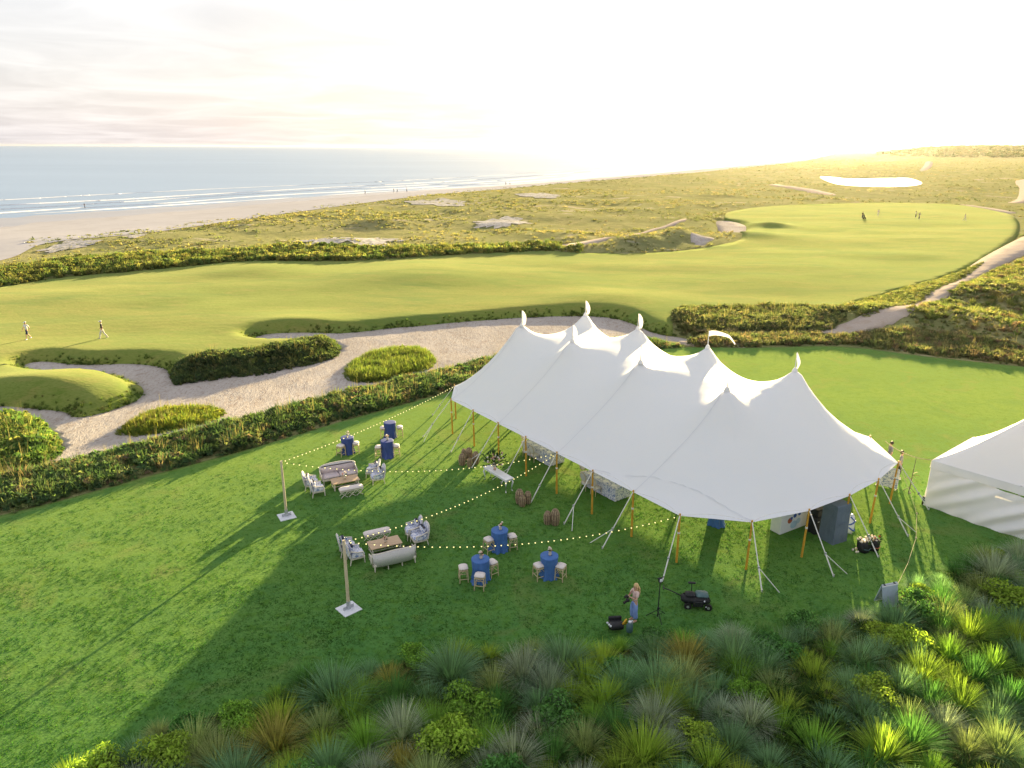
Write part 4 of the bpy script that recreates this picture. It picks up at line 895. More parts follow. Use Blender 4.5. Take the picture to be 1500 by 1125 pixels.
def make_coffee():
    r = empty('coffee_table', (0, 0, 0)); rbox(MB(), (0, 0, 0.44), (1.50, 0.80, 0.05), 0.012).obj('tabletop', 'table_wood', r)
    for s in (-1, 1):
        for k in (-1, 1): rbox(MB(), (s*0.66, k*0.33, 0.208), (0.06, 0.06, 0.415), 0.01).obj('leg', 'white_wood', r)
        rbox(MB(), (s*0.66, 0, 0.10), (0.04, 0.60, 0.04), 0.008).obj('stretcher', 'white_wood', r)
    rbox(MB(), (0, 0, 0.10), (1.28, 0.04, 0.04), 0.008).obj('stretcher', 'white_wood', r)
    return r
def posy(name, loc, label, seed, s=1.0, petal='petal', group='flower posies on the lawn tables'):
    r = empty(name, loc, 0, label, 'flowers', group); rr = random.Random(seed)
    MB().lathe([(0.05*s, 0), (0.06*s, 0.06*s), (0.045*s, 0.13*s), (0.055*s, 0.15*s)], (0, 0, 0), 10).obj('vase', 'vase', r, True)
    lf = MB(); 
    for i in range(14):
        a = rr.uniform(0, 6.28); L = rr.uniform(0.08, 0.17)*s; d = Vector((math.cos(a), math.sin(a), 0)); p = Vector((0, 0, 0.14*s)); q = p+d*L+Vector((0, 0, rr.uniform(0.02, 0.14)*s)); w = Vector((-d.y, d.x, 0))*0.025*s
        lf.add([p, p.lerp(q, 0.5)+w, q, p.lerp(q, 0.5)-w], [(0, 1, 2, 3)])
    lf.obj('leaves', 'stem_green', r)
    for i in range(7):
        a = rr.uniform(0, 6.28); q = rr.uniform(0.02, 0.11)*s
        MB().ball((q*math.cos(a), q*math.sin(a), (0.18+rr.uniform(0, 0.12))*s), rr.uniform(0.030, 0.05)*s, 7, 5, (1, 1, 0.8)).obj('bloom', petal if i % 3 else 'pink_petal', r, True)
    return r
chair0 = None
def put_chair(px, to, label, yaw=0.0):
    global chair0
    p = at(*px); d = at(*to)-p; h = heading((d.x, d.y))+yaw; g = 'patterned armchairs of the lawn lounges'
    if chair0 is None:
        chair0 = make_armchair(); chair0.location = p; chair0.rotation_euler = (0, 0, h); tag(chair0, label, 'armchair', g); return chair0
    return copy_tree(chair0, p, h, label, g)
# far lounge
T1c, T2c = at(506, 713), at(564, 807)
ax1 = dirpx((466, 713), (524, 702)); ax2 = dirpx((538, 826), (606, 810))
n1 = Vector((ax1.y, -ax1.x, 0)); n2 = Vector((ax2.y, -ax2.x, 0))     # towards the camera
put_chair((457, 716), (505, 714), 'blue and white armchair of far lounge, nearer the mauve sofa on the pole side', 0.15)
put_chair((466, 725), (512, 718), 'blue and white armchair of far lounge, nearer the long bench on the pole side', 0.1)
put_chair((546, 698), (505, 704), 'blue and white armchair of far lounge, tent side, behind its twin', -0.35)
put_chair((553, 707), (510, 716), 'blue and white armchair of far lounge, tent side, in front of its twin', -0.1)
put_chair((510, 811), (560, 806), 'blue and white armchair of near lounge, beside the bench end and light pole', 0.15)
put_chair((522, 822), (566, 812), 'blue and white armchair of near lounge, close behind the near light pole', 0.05)
put_chair((605, 787), (565, 800), 'blue and white armchair of near lounge, tent side, nearer the bench', -0.3)
put_chair((614, 797), (570, 812), 'blue and white armchair of near lounge, tent side, nearer the sofa end', -0.15)
s1 = make_sofa('mauve', 'mauve cushioned sofa facing the camera in the far lounge'); s1.location = at(497, 704); s1.rotation_euler = (0, 0, heading(n1))
s2 = make_sofa('linen', 'pale cane backed sofa seen from behind in the near lounge'); s2.location = at(576, 826); s2.rotation_euler = (0, 0, heading(-n2))
b1 = make_bench(); b1.location = at(515, 725.5); b1.rotation_euler = (0, 0, heading(n1)); tag(b1, 'pale cushioned bench in front of the far coffee table', 'bench', 'benches of the lawn lounges')
b2 = copy_tree(b1, at(553, 791), heading(n2), 'pale cushioned bench behind the near coffee table')
c1 = make_coffee(); c1.location = T1c; c1.rotation_euler = (0, 0, heading(n1)); tag(c1, 'pale oak coffee table in the far lounge', 'coffee table', 'coffee tables of the lawn lounges')
c2 = copy_tree(c1, T2c, heading(n2), 'pale oak coffee table between bench and cane backed sofa')
posy('flower_posy', T1c+Vector((0, 0.05, 0.468)), 'small posy on the far coffee table', 1, 1.3); posy('flower_posy', T2c+Vector((0.05, 0, 0.468)), 'small dark posy on the near coffee table', 2, 0.9, 'pink_petal')
# cocktail tables
def make_cocktail(mat, seed):
    r = empty('cocktail_table', (0, 0, 0)); rr = random.Random(seed); ph = [rr.uniform(0, 6.28) for _ in range(3)]
    MB().lathe([(0.385, 1.03), (0.39, 1.05), (0.385, 1.066)], (0, 0, 0), 28).obj('tabletop', 'table_wood', r)
    def fold(a, i): 
        k = (0, 0.0, 0.0, 0.03, 0.06, 0.09, 0.12, 0.15, 0.19, 0.2)[min(i, 9)]
        return 1+k*(math.sin(9*a+ph[0])*0.7+math.sin(5*a+ph[1])*0.5)+(0.30*max(0, math.cos(a-ph[2]))**4 if i >= 8 else 0)
    prof = [(0.40, 0.0), (0.38, 0.06), (0.36, 0.20), (0.35, 0.40), (0.355, 0.60), (0.37, 0.80), (0.385, 0.95), (0.395, 1.04), (0.395, 1.072), (0.36, 1.076), (0.15, 1.0765)]
    m = MB().lathe(prof, (0, 0, 0), 48, lambda a, i: fold(a, max(0, 9-i) if i < 7 else 0)); o = m.obj('cloth', mat, r, True)
    MB().tube([(0, 0, 0), (0, 0, 1.02)], 0.04, 8).obj('pedestal', 'steel', r)
    return r
def make_stool():
    r = empty('bar_stool', (0, 0, 0)); rbox(MB(), (0, 0, 0.70), (0.44, 0.40, 0.14), 0.06).obj('seat_cushion', 'linen', r, True)
    rbox(MB(), (0, 0, 0.61), (0.42, 0.38, 0.04), 0.01).obj('seat_frame', 'bamboo', r)
    for sx in (-1, 1):
        for sy in (-1, 1): MB().tube([(0.19*sx, 0.17*sy, 0.60), (0.205*sx, 0.185*sy, 0.0)], 0.021, 6).obj('leg', 'bamboo', r)
        MB().tube([(0.20*sx, -0.18, 0.20), (0.20*sx, 0.18, 0.20)], 0.015, 6).obj('stretcher', 'bamboo', r)
        MB().tube([(-0.20, 0.18*sx, 0.26), (0.20, 0.18*sx, 0.26)], 0.015, 6).obj('stretcher', 'bamboo', r)
        MB().tube([(-0.19, 0.18*sx, 0.40), (-0.10, 0.18*sx, 0.54), (0, 0.18*sx, 0.585), (0.10, 0.18*sx, 0.54), (0.19, 0.18*sx, 0.40)], 0.013, 6).obj('arch_brace', 'bamboo', r)
        MB().tube([(0.195*sx, -0.17, 0.40), (0.195*sx, -0.09, 0.54), (0.195*sx, 0, 0.585), (0.195*sx, 0.09, 0.54), (0.195*sx, 0.17, 0.40)], 0.013, 6).obj('arch_brace', 'bamboo', r)
    return r
stool0 = None
CT = [('navy_cloth', (572, 641), 'navy cocktail table farthest back beside the hedge side of the lawn', [((562, 641), 'its far lounge side'), ((586, 640), 'its tent side')], None),
      ('navy_cloth', (510, 664), 'navy cocktail table right behind the mauve sofa', [((500, 668), 'its pole side'), ((522, 664), 'its tent side')], 'small posy on the navy table behind the mauve sofa'),
      ('navy_cloth', (568, 669), 'navy cocktail table with puddled cloth nearest the far lounge armchairs', [((555, 670), 'its lounge side'), ((581, 668), 'its tent side')], 'small posy on the navy table with puddled cloth'),
      ('blue_cloth', (732, 806), 'blue cocktail table under the light string, nearest the wicker baskets', [((716, 809), 'its lounge side'), ((750, 804), 'its tent side')], 'white posy on the blue table under the light string'),
      ('blue_cloth', (704, 850), 'blue cocktail table with three stools nearest the lounge', [((679, 851), 'its lounge side'), ((721, 843), 'its tent side'), ((703, 863), 'its camera side')], 'white posy on the blue table with three stools'),
      ('blue_cloth', (804, 845), 'blue cocktail table nearest the woman in blue trousers', [((789, 848), 'its lounge side'), ((821, 849), 'its tent side')], 'little posy on the blue table nearest the woman')]
pro_ct = {}
for i, (mt, px, lab, stools, pos) in enumerate(CT):
    p = at(*px); r = make_cocktail(mt, i+3); r.location = p; tag(r, lab, 'cocktail table', 'cloth covered cocktail tables')
    short = lab.split(' cocktail table ')
    for (spx, side) in stools:
        q = at(*spx); d = p-q; h = heading((d.x, d.y))+random.uniform(-0.25, 0.25); l = f'cream cushioned stool at {short[0]} table {short[1]}, on {side}'
        w = l.split(); l = ' '.join(w[:16])
        l = 'cream stool on '+side+' of the '+short[0]+' table '+{0: 'farthest back', 1: 'behind the sofa', 2: 'with puddled cloth', 3: 'under the light string', 4: 'nearest the lounge', 5: 'nearest the woman'}[i]
        if stool0 is None: stool0 = make_stool(); stool0.location = q; stool0.rotation_euler = (0, 0, h); tag(stool0, l, 'stool', 'stools at the cocktail tables')
        else: copy_tree(stool0, q, h, l, 'stools at the cocktail tables')
    if pos: posy('flower_posy', p+Vector((0.03, 0.02, 1.077)), pos, 10+i, 1.25)

# console table with flower arrangement
def console():
    a, b = at(713, 682, 0.8), at(747, 702, 0.8); c = (a+b)/2; ax = (b-a); L = ax.length; r = empty('console_table', (c.x, c.y, 0), math.atan2(ax.y, ax.x), 'white console table with curved legs by the tent edge', 'table'); D = 0.55
    rbox(MB(), (0, 0, 0.79), (L, D, 0.06), 0.02).obj('tabletop', 'board_white', r); rbox(MB(), (0, 0, 0.70), (L-0.14, D-0.10, 0.12), 0.015).obj('apron', 'board_white', r)
    for sx in (-1, 1):
        for sy in (-1, 1):
            x, y = sx*(L/2-0.10), sy*(D/2-0.08); MB().tube([(x, y, 0.72), (x+0.05*sx, y+0.04*sy, 0.55), (x, y, 0.25), (x-0.02*sx, y, 0.10), (x+0.05*sx, y+0.03*sy, 0.0)], [0.05, 0.052, 0.032, 0.026, 0.04], 8).obj('leg', 'board_white', r, True)
    p = c+ax.normalized()*(-L*0.16); f = empty('flower_arrangement', (p.x, p.y, 0.82), 0, 'tall arrangement of white and blush flowers with dark leaves on the console', 'flowers'); rr = random.Random(5)
    MB().lathe([(0.09, 0), (0.05, 0.05), (0.045, 0.14), (0.14, 0.26), (0.17, 0.33)], (0, 0, 0), 14).obj('urn', 'vase', f, True)
    lf = MB()
    for i in range(110):
        a = rr.uniform(0, 6.28); el = rr.uniform(0.1, 1.4); Ls = rr.uniform(0.3, 0.75); d = Vector((math.cos(a)*math.cos(el), math.sin(a)*math.cos(el), math.sin(el))); q = Vector((0, 0, 0.32))+d*Ls; w = d.orthogonal().normalized()*0.05; e = q+d*0.22
        lf.add([q, q.lerp(e, 0.5)+w, e, q.lerp(e, 0.5)-w], [(0, 1, 2, 3)])
    for i in range(40):
        a = rr.uniform(0, 6.28); el = rr.uniform(0.2, 1.4); d = Vector((math.cos(a)*math.cos(el), math.sin(a)*math.cos(el), math.sin(el))); lf.tube([(0, 0, 0.3), Vector((0, 0, 0.3))+d*0.6], 0.008, 4)
    lf.obj('leaves', 'stem_green', f)
    for i in range(34):
        a = rr.uniform(0, 6.28); el = rr.uniform(0.05, 1.45); Ls = rr.uniform(0.4, 0.82); q = Vector((math.cos(a)*math.cos(el), math.sin(a)*math.cos(el), math.sin(el)))*Ls+Vector((0, 0, 0.32))
        MB().ball(q, rr.uniform(0.045, 0.085), 7, 5, (1, 1, 0.75)).obj('bloom', ('petal', 'petal', 'pink_petal')[i % 3], f, True)
console()
# wicker baskets
bask0 = None
def basket(px, s, label):
    global bask0
    g = 'tall wicker baskets along the tent edge'
    if bask0 is None:
        bask0 = empty('wicker_basket', at(*px), 0, label, 'basket', g); n = 10
        prof = [(0.13, 0), (0.17, 0.10), (0.195, 0.28), (0.20, 0.42), (0.18, 0.58), (0.13, 0.70), (0.085, 0.75)]
        MB().lathe(prof, (0, 0, 0), 22, lambda a, i: 1+0.03*math.sin(11*a)).obj('body', 'wicker', bask0, True)
        for q, z in ((0.20, 0.30), (0.19, 0.55), (0.10, 0.74)): MB().tube([(q*math.cos(a)*1.03, q*math.sin(a)*1.03, z) for a in np.linspace(0, 6.2832, 19)], 0.016, 5, False).obj('hoop', 'wicker', bask0)
        for k in range(10):
            a = k*2*math.pi/10; MB().tube([(q*1.03*math.cos(a), q*1.03*math.sin(a), z) for q, z in prof], 0.011, 4).obj('rib', 'bamboo', bask0)
        bask0.scale = (s, s, s); return
    c = copy_tree(bask0, at(*px), random.uniform(0, 6), label, g); c.scale = (s*random.uniform(0.92, 1.05), s*random.uniform(0.92, 1.05), s)
for px, s, l in (((677, 682), 1.0, 'dark wicker basket at the lounge end of the five by the flower table'), ((687, 675), 1.1, 'tallest wicker basket at the back of the five by the flower table'), ((697, 680), 1.05, 'wicker basket nearest the console in the group of five'), ((688, 685), 0.8, 'short wicker basket in front of the group of five'), ((680, 673), 0.9, 'wicker basket half hidden behind the group of five'),
                 ((761, 738), 1.1, 'tall wicker basket at the lounge side of the middle three'), ((773, 738), 0.95, 'wicker basket beside the guy strap in the middle three'), ((765, 742), 0.85, 'shortest wicker basket standing in front of the middle three'),
                 ((802, 768), 0.95, 'shorter wicker basket of the pair nearest the blue tables'), ((813, 769), 1.15, 'taller wicker basket of the pair nearest the blue tables')): basket(px, s, l)

# dining tables under the tent
def make_dining(L, Wd, label, p, yaw):
    r = empty('dining_table', p, yaw, label, 'dining table', 'dining tables inside the tent'); rbox(MB(), (0, 0, 0.74), (L, Wd, 0.04), 0.01).obj('tabletop', 'table_wood', r)
    n = 48; ring = []
    for i in range(n):
        t = 4*i/n; k = int(t); f = t-k; c = [(-1, -1), (1, -1), (1, 1), (-1, 1)]; a, b = c[k], c[(k+1) % 4]; ring.append(((a[0]+(b[0]-a[0])*f)*(L/2+0.012), (a[1]+(b[1]-a[1])*f)*(Wd/2+0.012)))
    vs = [(x, y, 0.768) for x, y in ring]+[(x*(1+0.012*math.sin(i*2.6)), y*(1+0.02*math.sin(i*2.6)), 0.40) for i, (x, y) in enumerate(ring)]+[(x*(1+0.02+0.02*math.sin(i*2.6)), y*(1+0.04+0.035*math.sin(i*2.6)), 0.06) for i, (x, y) in enumerate(ring)]
    MB().add(vs, [tuple(range(n))]+[(q*n+i, q*n+n+i, q*n+n+(i+1) % n, q*n+(i+1) % n) for q in (0, 1) for i in range(n)]).obj('cloth', 'toile', r)
    for k in range(4):
        for s in (-1, 1): MB().lathe([(0.14, 0.775), (0.15, 0.79)], (-L/2+0.35+k*(L-0.7)/3, s*(Wd/2-0.22), 0), 16).obj('plate', 'board_white', r)
    return r
def make_dchair():
    r = empty('dining_chair', (0, 0, 0)); rbox(MB(), (0, 0, 0.45), (0.46, 0.44, 0.09), 0.035).obj('seat', 'linen', r, True)
    vs = []; n = 20
    for dy in (-0.025, 0.025): vs += [(0.21*math.cos(2*math.pi*i/n), 0.24+dy+0.05*math.sin(2*math.pi*i/n), 0.83+0.24*math.sin(2*math.pi*i/n)) for i in range(n)]
    MB().add(vs, [tuple(range(n)), tuple(range(2*n-1, n-1, -1))]+[(i, i+n, (i+1) % n+n, (i+1) % n) for i in range(n)]).obj('oval_back', 'cane', r)
    MB().tube([(0.225*math.cos(a), 0.24+0.05*math.sin(a), 0.83+0.255*math.sin(a)) for a in np.linspace(0, 2*math.pi, 21)], 0.022, 6, False).obj('back_rail', 'bamboo', r)
    for s in (-1, 1):
        MB().tube([(0.14*s, 0.20, 0.44), (0.13*s, 0.225, 0.62)], 0.02, 6).obj('back_post', 'bamboo', r)
        for y in (-0.19, 0.19): MB().tube([(0.19*s, y, 0.42), (0.20*s, y*1.1, 0)], [0.026, 0.016], 6).obj('leg', 'bamboo', r)
    return r
tyaw = math.atan2(TU[1], TU[0])
def tent_at(px, z): p = at(*px, z); p.z = 0; return p
d0 = None
for (c, lab, chs) in ((tent_at((796, 653), 0.78), 'blue print dining table under the tent behind the flower table', ((-0.55, -1), (0.15, -1), (-1.75, 0), (0.6, 1))), (tent_at((888, 700), 0.78), 'blue print dining table under the tent edge near the middle', ((-0.75, -1), (0.05, -1), (-1.7, 0), (-0.3, 1)))):
    make_dining(2.6, 1.1, lab, c, tyaw)
    for i, (lx, sy) in enumerate(chs):
        off = Vector((lx, sy*0.78, 0)) if sy else Vector((lx, 0, 0)); off.rotate(Matrix.Rotation(tyaw, 3, 'Z')); p = c+off; d = -off if not sy else Vector((0, -sy, 0)); 
        if sy: d.rotate(Matrix.Rotation(tyaw, 3, 'Z'))
        side = ('first oval backed chair on the open side', 'second oval backed chair on the open side', 'oval backed chair at the lounge end', 'oval backed chair on the inner side')[i]
        l = f"{side} of the {'far' if 'flower' in lab else 'middle'} print dining table"
        if d0 is None: d0 = make_dchair(); d0.location = p; d0.rotation_euler = (0, 0, heading(d)); tag(d0, l, 'chair', 'oval backed dining chairs')
        else: copy_tree(d0, p, heading(d), l, 'oval backed dining chairs')
for (u, v, l) in ((-37, 36.5, 'added print dining table blocking low sun deep inside the far end of the tent'), (-31.5, 36.8, 'added print dining table blocking low sun inside the tent, second along the back'), (-26, 36.5, 'added print dining table blocking low sun inside the tent, third along the back'), (-20.5, 36.6, 'added print dining table blocking low sun deep inside the near end of the tent')): make_dining(3.6, 1.1, l, Vector((*TW(u, v), 0)), tyaw)  # unseen tables added inside the tent to help block the low sun
tb = make_cocktail('blue_cloth', 44); tb.location = at(1048, 768); tag(tb, 'blue cloth table just inside the near tent edge', 'cocktail table', 'cloth covered cocktail tables')
# bar, draped cabinet and bag at the near end of the tent
def near_end():
    a, b = at(1142, 784), at(1184, 768); c = (a+b)/2; ax = b-a; L = ax.length; yaw = math.atan2(ax.y, ax.x); n = Vector((-math.sin(yaw), math.cos(yaw), 0)); c = c+n*0.3
    r = empty('bar_counter', (c.x, c.y, 0), yaw, 'white bar counter painted with blue and rust discs inside the tent', 'bar')
    rbox(MB(), (0, 0, 0.53), (L, 0.6, 1.06), 0.02).obj('front', 'board_white', r); rbox(MB(), (0, -0.02, 1.08), (L+0.08, 0.70, 0.05), 0.012).obj('top', 'board_white', r)
    for x, z, q, m in ((-0.42, 0.62, 0.17, 'rust'), (-0.08, 0.80, 0.12, 'deepblue'), (0.25, 0.82, 0.10, 'deepblue'), (-0.1, 0.32, 0.24, 'paleblue'), (0.22, 0.45, 0.17, 'paleblue'), (-0.33, 0.72, 0.09, 'deepblue')):
        if abs(x)+q*0.5 > L/2: continue
        o = MB(); o.lathe([(q, 0.0), (q*0.98, 0.006)], (0, 0, 0), 18); vv = [(v[0]+x, -0.302-v[2]-(0.004 if m == 'deepblue' and z < 0.75 else 0), v[1]*0.9+z) for v in o.v]; o.v = vv; o.obj('painted_disc', m, r)
    a, b = at(1196, 795), at(1213, 801); 
    r = empty('draped_cabinet', at(1219, 790), 0.45, 'tall cabinet draped in slate blue cloth at the tent corner', 'cabinet')
    nn = 40; vs = []
    for z, k in ((0.0, 1.05), (0.05, 1.03), (0.7, 1.0), (1.6, 0.98), (1.98, 0.97), (2.0, 0.94)):
        for i in range(nn):
            t = 4*i/nn; q = int(t); f = t-q; cc = [(-1, -1), (1, -1), (1, 1), (-1, 1)]; p0, p1 = cc[q], cc[(q+1) % 4]; w = 1+0.02*math.sin(i*1.9)*(1-z/2.2)
            vs.append(((p0[0]+(p1[0]-p0[0])*f)*0.46*k*w, (p0[1]+(p1[1]-p0[1])*f)*0.42*k*w, z))
    MB().add(vs, [(q*nn+i, q*nn+(i+1) % nn, q*nn+nn+(i+1) % nn, q*nn+nn+i) for q in range(5) for i in range(nn)]+[tuple(5*nn+i for i in range(nn))]).obj('drape', 'greycloth', r)
    rbox(MB(), (0.0, -0.46, 1.05), (0.5, 0.02, 0.06), 0.006).obj('fold', 'greycloth', r); rbox(MB(), (0, 0, 1.0), (0.8, 0.7, 1.94), 0.02).obj('body', 'steel', r)
    r = empty('equipment_case', at(1193, 778), 0.5, 'black equipment cases stacked behind the slate draped cabinet', 'case'); rbox(MB(), (0, 0, 0.45), (0.7, 0.6, 0.9), 0.03).obj('lower_case', 'black', r); rbox(MB(), (0.05, 0, 1.1), (0.6, 0.5, 0.36), 0.03).obj('upper_case', 'black', r)
    for s in (-1, 1): rbox(MB(), (0.2*s, -0.31, 0.7), (0.12, 0.03, 0.03), 0.006).obj('handle', 'steel', r)
    r = empty('surfboard_bag', at(1244, 781), 0.4, 'upright blue and white patterned bag leaning behind a tent pole', 'bag')
    vs = []; prof = [(0.10, 0), (0.16, 0.1), (0.18, 0.4), (0.17, 0.7), (0.12, 0.95), (0.05, 1.05)]
    MB().lathe(prof, (0, 0, 0), 16).obj('body', 'board_white', r, True)
    for z, s in ((0.30, 1), (0.62, -1), (0.86, 1)): MB().tube([(0.19*math.cos(t)*(1 if z < 0.8 else 0.75), 0.19*math.sin(t)*(1 if z < 0.8 else 0.75), z+0.10*s*math.sin(t*1.5)) for t in np.linspace(-2.8, 0.2, 14)], 0.035, 6).obj('blue_band', 'deepblue', r, True)
    # flower cart
    r = empty('flower_crate', at(1271, 806), 0.3, 'black flower crates with cream and rust blooms on the lawn by the tent', 'flower crate'); rr = random.Random(8)
    for x, m in ((-0.28, 'black'), (0.26, 'rubber')):
        MB().lathe([(0.24, 0.0), (0.28, 0.10), (0.30, 0.48), (0.27, 0.52)], (x, 0, 0), 16, lambda a, i: 1+0.04*math.sin(9*a)).obj('bucket', m, r, True)
        MB().tube([(x-0.2, -0.25, 0.25), (x, -0.315, 0.22), (x+0.2, -0.25, 0.25)], 0.02, 6).obj('rim_band', 'teal_plastic' if x < 0 else 'rust', r)
        for i in range(16):
            a = rr.uniform(0, 6.28); q = rr.uniform(0.05, 0.32); MB().ball((x+q*math.cos(a), q*math.sin(a), 0.52+rr.uniform(0, 0.16)), rr.uniform(0.04, 0.075), 7, 5, (1, 1, 0.8)).obj('bloom', 'orange_petal' if (x > 0 and i % 3 == 0) else 'petal', r, True)
    lf = MB()
    for i in range(60):
        a = rr.uniform(0, 6.28); x = rr.choice((-0.28, 0.26)); d = Vector((math.cos(a), math.sin(a), rr.uniform(0.1, 1.0))); q = Vector((x, 0, 0.48))+d*0.22; e = q+d*0.16; w = d.orthogonal().normalized()*0.035; lf.add([q, q.lerp(e, 0.5)+w, e, q.lerp(e, 0.5)-w], [(0, 1, 2, 3)])
    lf.obj('leaves', 'stem_green', r)
    for i in range(8):
        a = rr.uniform(0, 6.28); MB().ball((-0.62+0.13*math.cos(a), 0.05+0.16*math.sin(a), 0.06+0.03*(i % 2)), 0.055, 7, 5).obj('fallen_bloom', 'petal', r, True)
    # patterned screen and stick figure stand near the last pole
    r = empty('patterned_screen', at(1298, 714), tyaw+0.2, 'grey patterned fabric screen standing under the tent corner', 'screen'); rbox(MB(), (0, 0, 0.65), (1.1, 0.06, 1.2), 0.02).obj('panel', 'toile', r)
    for s in (-1, 1): rbox(MB(), (0.5*s, 0, 0.05), (0.05, 0.4, 0.06), 0.01).obj('foot', 'white_wood', r)
    r = empty('branch_stand', at(1331, 722), 0, 'dark thin stand with dried branches beyond the tent corner', 'stand'); MB().tube([(0, 0, 0), (0.06, 0, 2.1)], [0.03, 0.012], 6).obj('post', 'wire', r)
    for i in range(9):
        a = i*0.9; z = 0.5+0.09*i; MB().tube([(0.02, 0, z), (0.02+0.22*math.cos(a), 0.22*math.sin(a), z+0.12), (0.02+0.34*math.cos(a+0.3), 0.34*math.sin(a+0.3), z+0.05)], [0.016, 0.012, 0.006], 5).obj('branch', ('wicker', 'bamboo')[i % 2], r)
    for i in range(3): a = i*2.09; MB().tube([(0, 0, 0.35), (0.35*math.cos(a), 0.35*math.sin(a), 0.0)], 0.014, 5).obj('leg', 'wire', r)
near_end()
# folded board near the tussocks
def a_board():
    r = empty('folding_board', at(1298, 884), 0.30, 'pale grey folding board standing open on the lawn by the tussocks', 'sign')
    for s in (-1, 1):
        o = rbox(MB(), (0, 0, 0), (0.78, 0.05, 0.95), 0.012).obj('panel', 'signgrey', r); o.location = (0.04*s, 0.17*s, 0.47); o.rotation_euler = (R(15)*s, 0, 0)
        f = rbox(MB(), (0, -0.03*1, 0.46), (0.80, 0.015, 0.05), 0.004).obj('top_rail', 'plate', o); f = rbox(MB(), (0, -0.03, -0.46), (0.80, 0.015, 0.05), 0.004).obj('bottom_rail', 'plate', o)
    for x in (-0.25, 0.25): MB().tube([(x, -0.06, 0.93), (x, 0.06, 0.93)], 0.03, 8).obj('hinge', 'black', r)
    MB().tube([(-0.3, -0.26, 0.3), (-0.3, 0.26, 0.3)], 0.008, 5).obj('stay', 'steel', r)
a_board()
def gear():
    # light stand
    p = at(963, 906); r = empty('light_stand', p, 0.3, 'black tripod light stand beside the woman', 'light stand')
    for i in range(3):
        a = i*2.094+0.4; MB().tube([(0, 0, 0.42), (0.48*math.cos(a), 0.48*math.sin(a), 0.01)], 0.014, 6).obj('leg', 'black', r); MB().tube([(0, 0, 0.14), (0.30*math.cos(a), 0.30*math.sin(a), 0.16)], 0.009, 5).obj('strut', 'black', r)
    MB().tube([(0, 0, 0.1), (0, 0, 1.7)], [0.026, 0.018], 8).obj('column', 'black', r); MB().tube([(0, 0, 0.42), (0, 0, 0.52)], 0.045, 8).obj('collar', 'black', r); MB().tube([(0.03, 0, 0.47), (0.10, 0, 0.47)], 0.02, 6).obj('knob', 'black', r)
    h = rbox(MB(), (0, 0, 1.78), (0.13, 0.11, 0.20), 0.02).obj('lamp_head', 'black', r); rbox(MB(), (0, -0.07, 1.80), (0.11, 0.03, 0.12), 0.008).obj('lamp_face', 'plate', h)
    MB().tube([(-0.13, 0, 1.86), (0.16, 0, 1.90)], 0.02, 6).obj('cross_bar', 'black', r)
    # wheeled bag
    p = at(1017, 888); r = empty('wheeled_bag', p, -0.12, 'black wheeled equipment bag with a teal cover and long pull handle on the lawn', 'bag')
    rbox(MB(), (0.0, 0, 0.38), (1.15, 0.52, 0.46), 0.16).obj('body', 'black', r, True); rbox(MB(), (0.26, 0, 0.60), (0.52, 0.46, 0.16), 0.07).obj('cover', 'teal_plastic', r, True); rbox(MB(), (-0.22, -0.08, 0.62), (0.42, 0.34, 0.18), 0.07).obj('side_pocket', 'black', r, True)
    rbox(MB(), (0.1, -0.28, 0.30), (0.42, 0.08, 0.26), 0.03).obj('front_pocket', 'black', r)
    for x, y in ((-0.30, -0.26), (-0.30, 0.26), (0.52, -0.26), (0.52, 0.26)):
        w = MB().tube([(x, y-0.045, 0.15), (x, y+0.045, 0.15)], 0.15, 14).obj('wheel', 'rubber', r); MB().tube([(x, y-0.055, 0.15), (x, y+0.055, 0.15)], 0.06, 10).obj('rim', 'steel', w)
    MB().tube([(-0.55, 0, 0.45), (-0.90, 0, 0.62), (-1.30, 0.0, 0.78)], 0.022, 6).obj('pull_handle', 'black', r); MB().tube([(-1.30, -0.16, 0.78), (-1.30, 0.16, 0.78)], 0.022, 6).obj('grip', 'black', r)
    MB().tube([(-0.16, 0.02, 0.6), (-0.18, 0.02, 1.05)], 0.018, 6).obj('rod', 'black', r); rbox(MB(), (-0.18, 0.0, 1.10), (0.30, 0.10, 0.07), 0.02, ).obj('rod_head', 'black', r)
    for x, z in ((0.34, 0.45), (0.42, 0.20)): MB().ball((x, -0.29, z), 0.035, 7, 5).obj('buckle', 'plate', r)
    # camera bag with yellow strap and sandals
    p = at(902, 921, 0.12); r = empty('camera_bag', p, 0.1, 'open black camera bag with a yellow strap at the edge of the tussocks', 'bag')
    rbox(MB(), (0, 0, 0.17), (0.58, 0.40, 0.30), 0.08).obj('body', 'black', r, True); f = rbox(MB(), (0, 0.20, 0.34), (0.52, 0.10, 0.20), 0.03).obj('flap', 'black', r)
    MB().tube([(0.22, -0.16, 0.30), (0.34, -0.10, 0.44), (0.42, 0.05, 0.36), (0.44, 0.14, 0.12), (0.40, 0.2, 0.03)], 0.035, 6).obj('yellow_strap', 'yellow', r, True)
    for x, y in ((-0.30, -0.10), (-0.34, 0.02), (-0.26, -0.2)): MB().ball((x, y, 0.28), 0.045, 7, 5).obj('white_pouch', 'plate', r)
    p = at(922, 925, 0.2); r = empty('water_jug', p, 0.6, 'pale teal water jug beside the black camera bag', 'jug'); MB().lathe([(0.12, 0), (0.13, 0.05), (0.13, 0.30), (0.07, 0.38), (0.06, 0.42)], (0, 0, 0), 14).obj('body', 'teal_plastic', r, True); MB().tube([(0.06, 0, 0.41), (0.12, 0, 0.46), (0.15, 0, 0.36), (0.13, 0, 0.26)], 0.02, 6).obj('handle', 'plate', r, True); MB().tube([(0, 0, 0.42), (0, 0, 0.46)], 0.065, 10).obj('lid', 'plate', r)
gear()

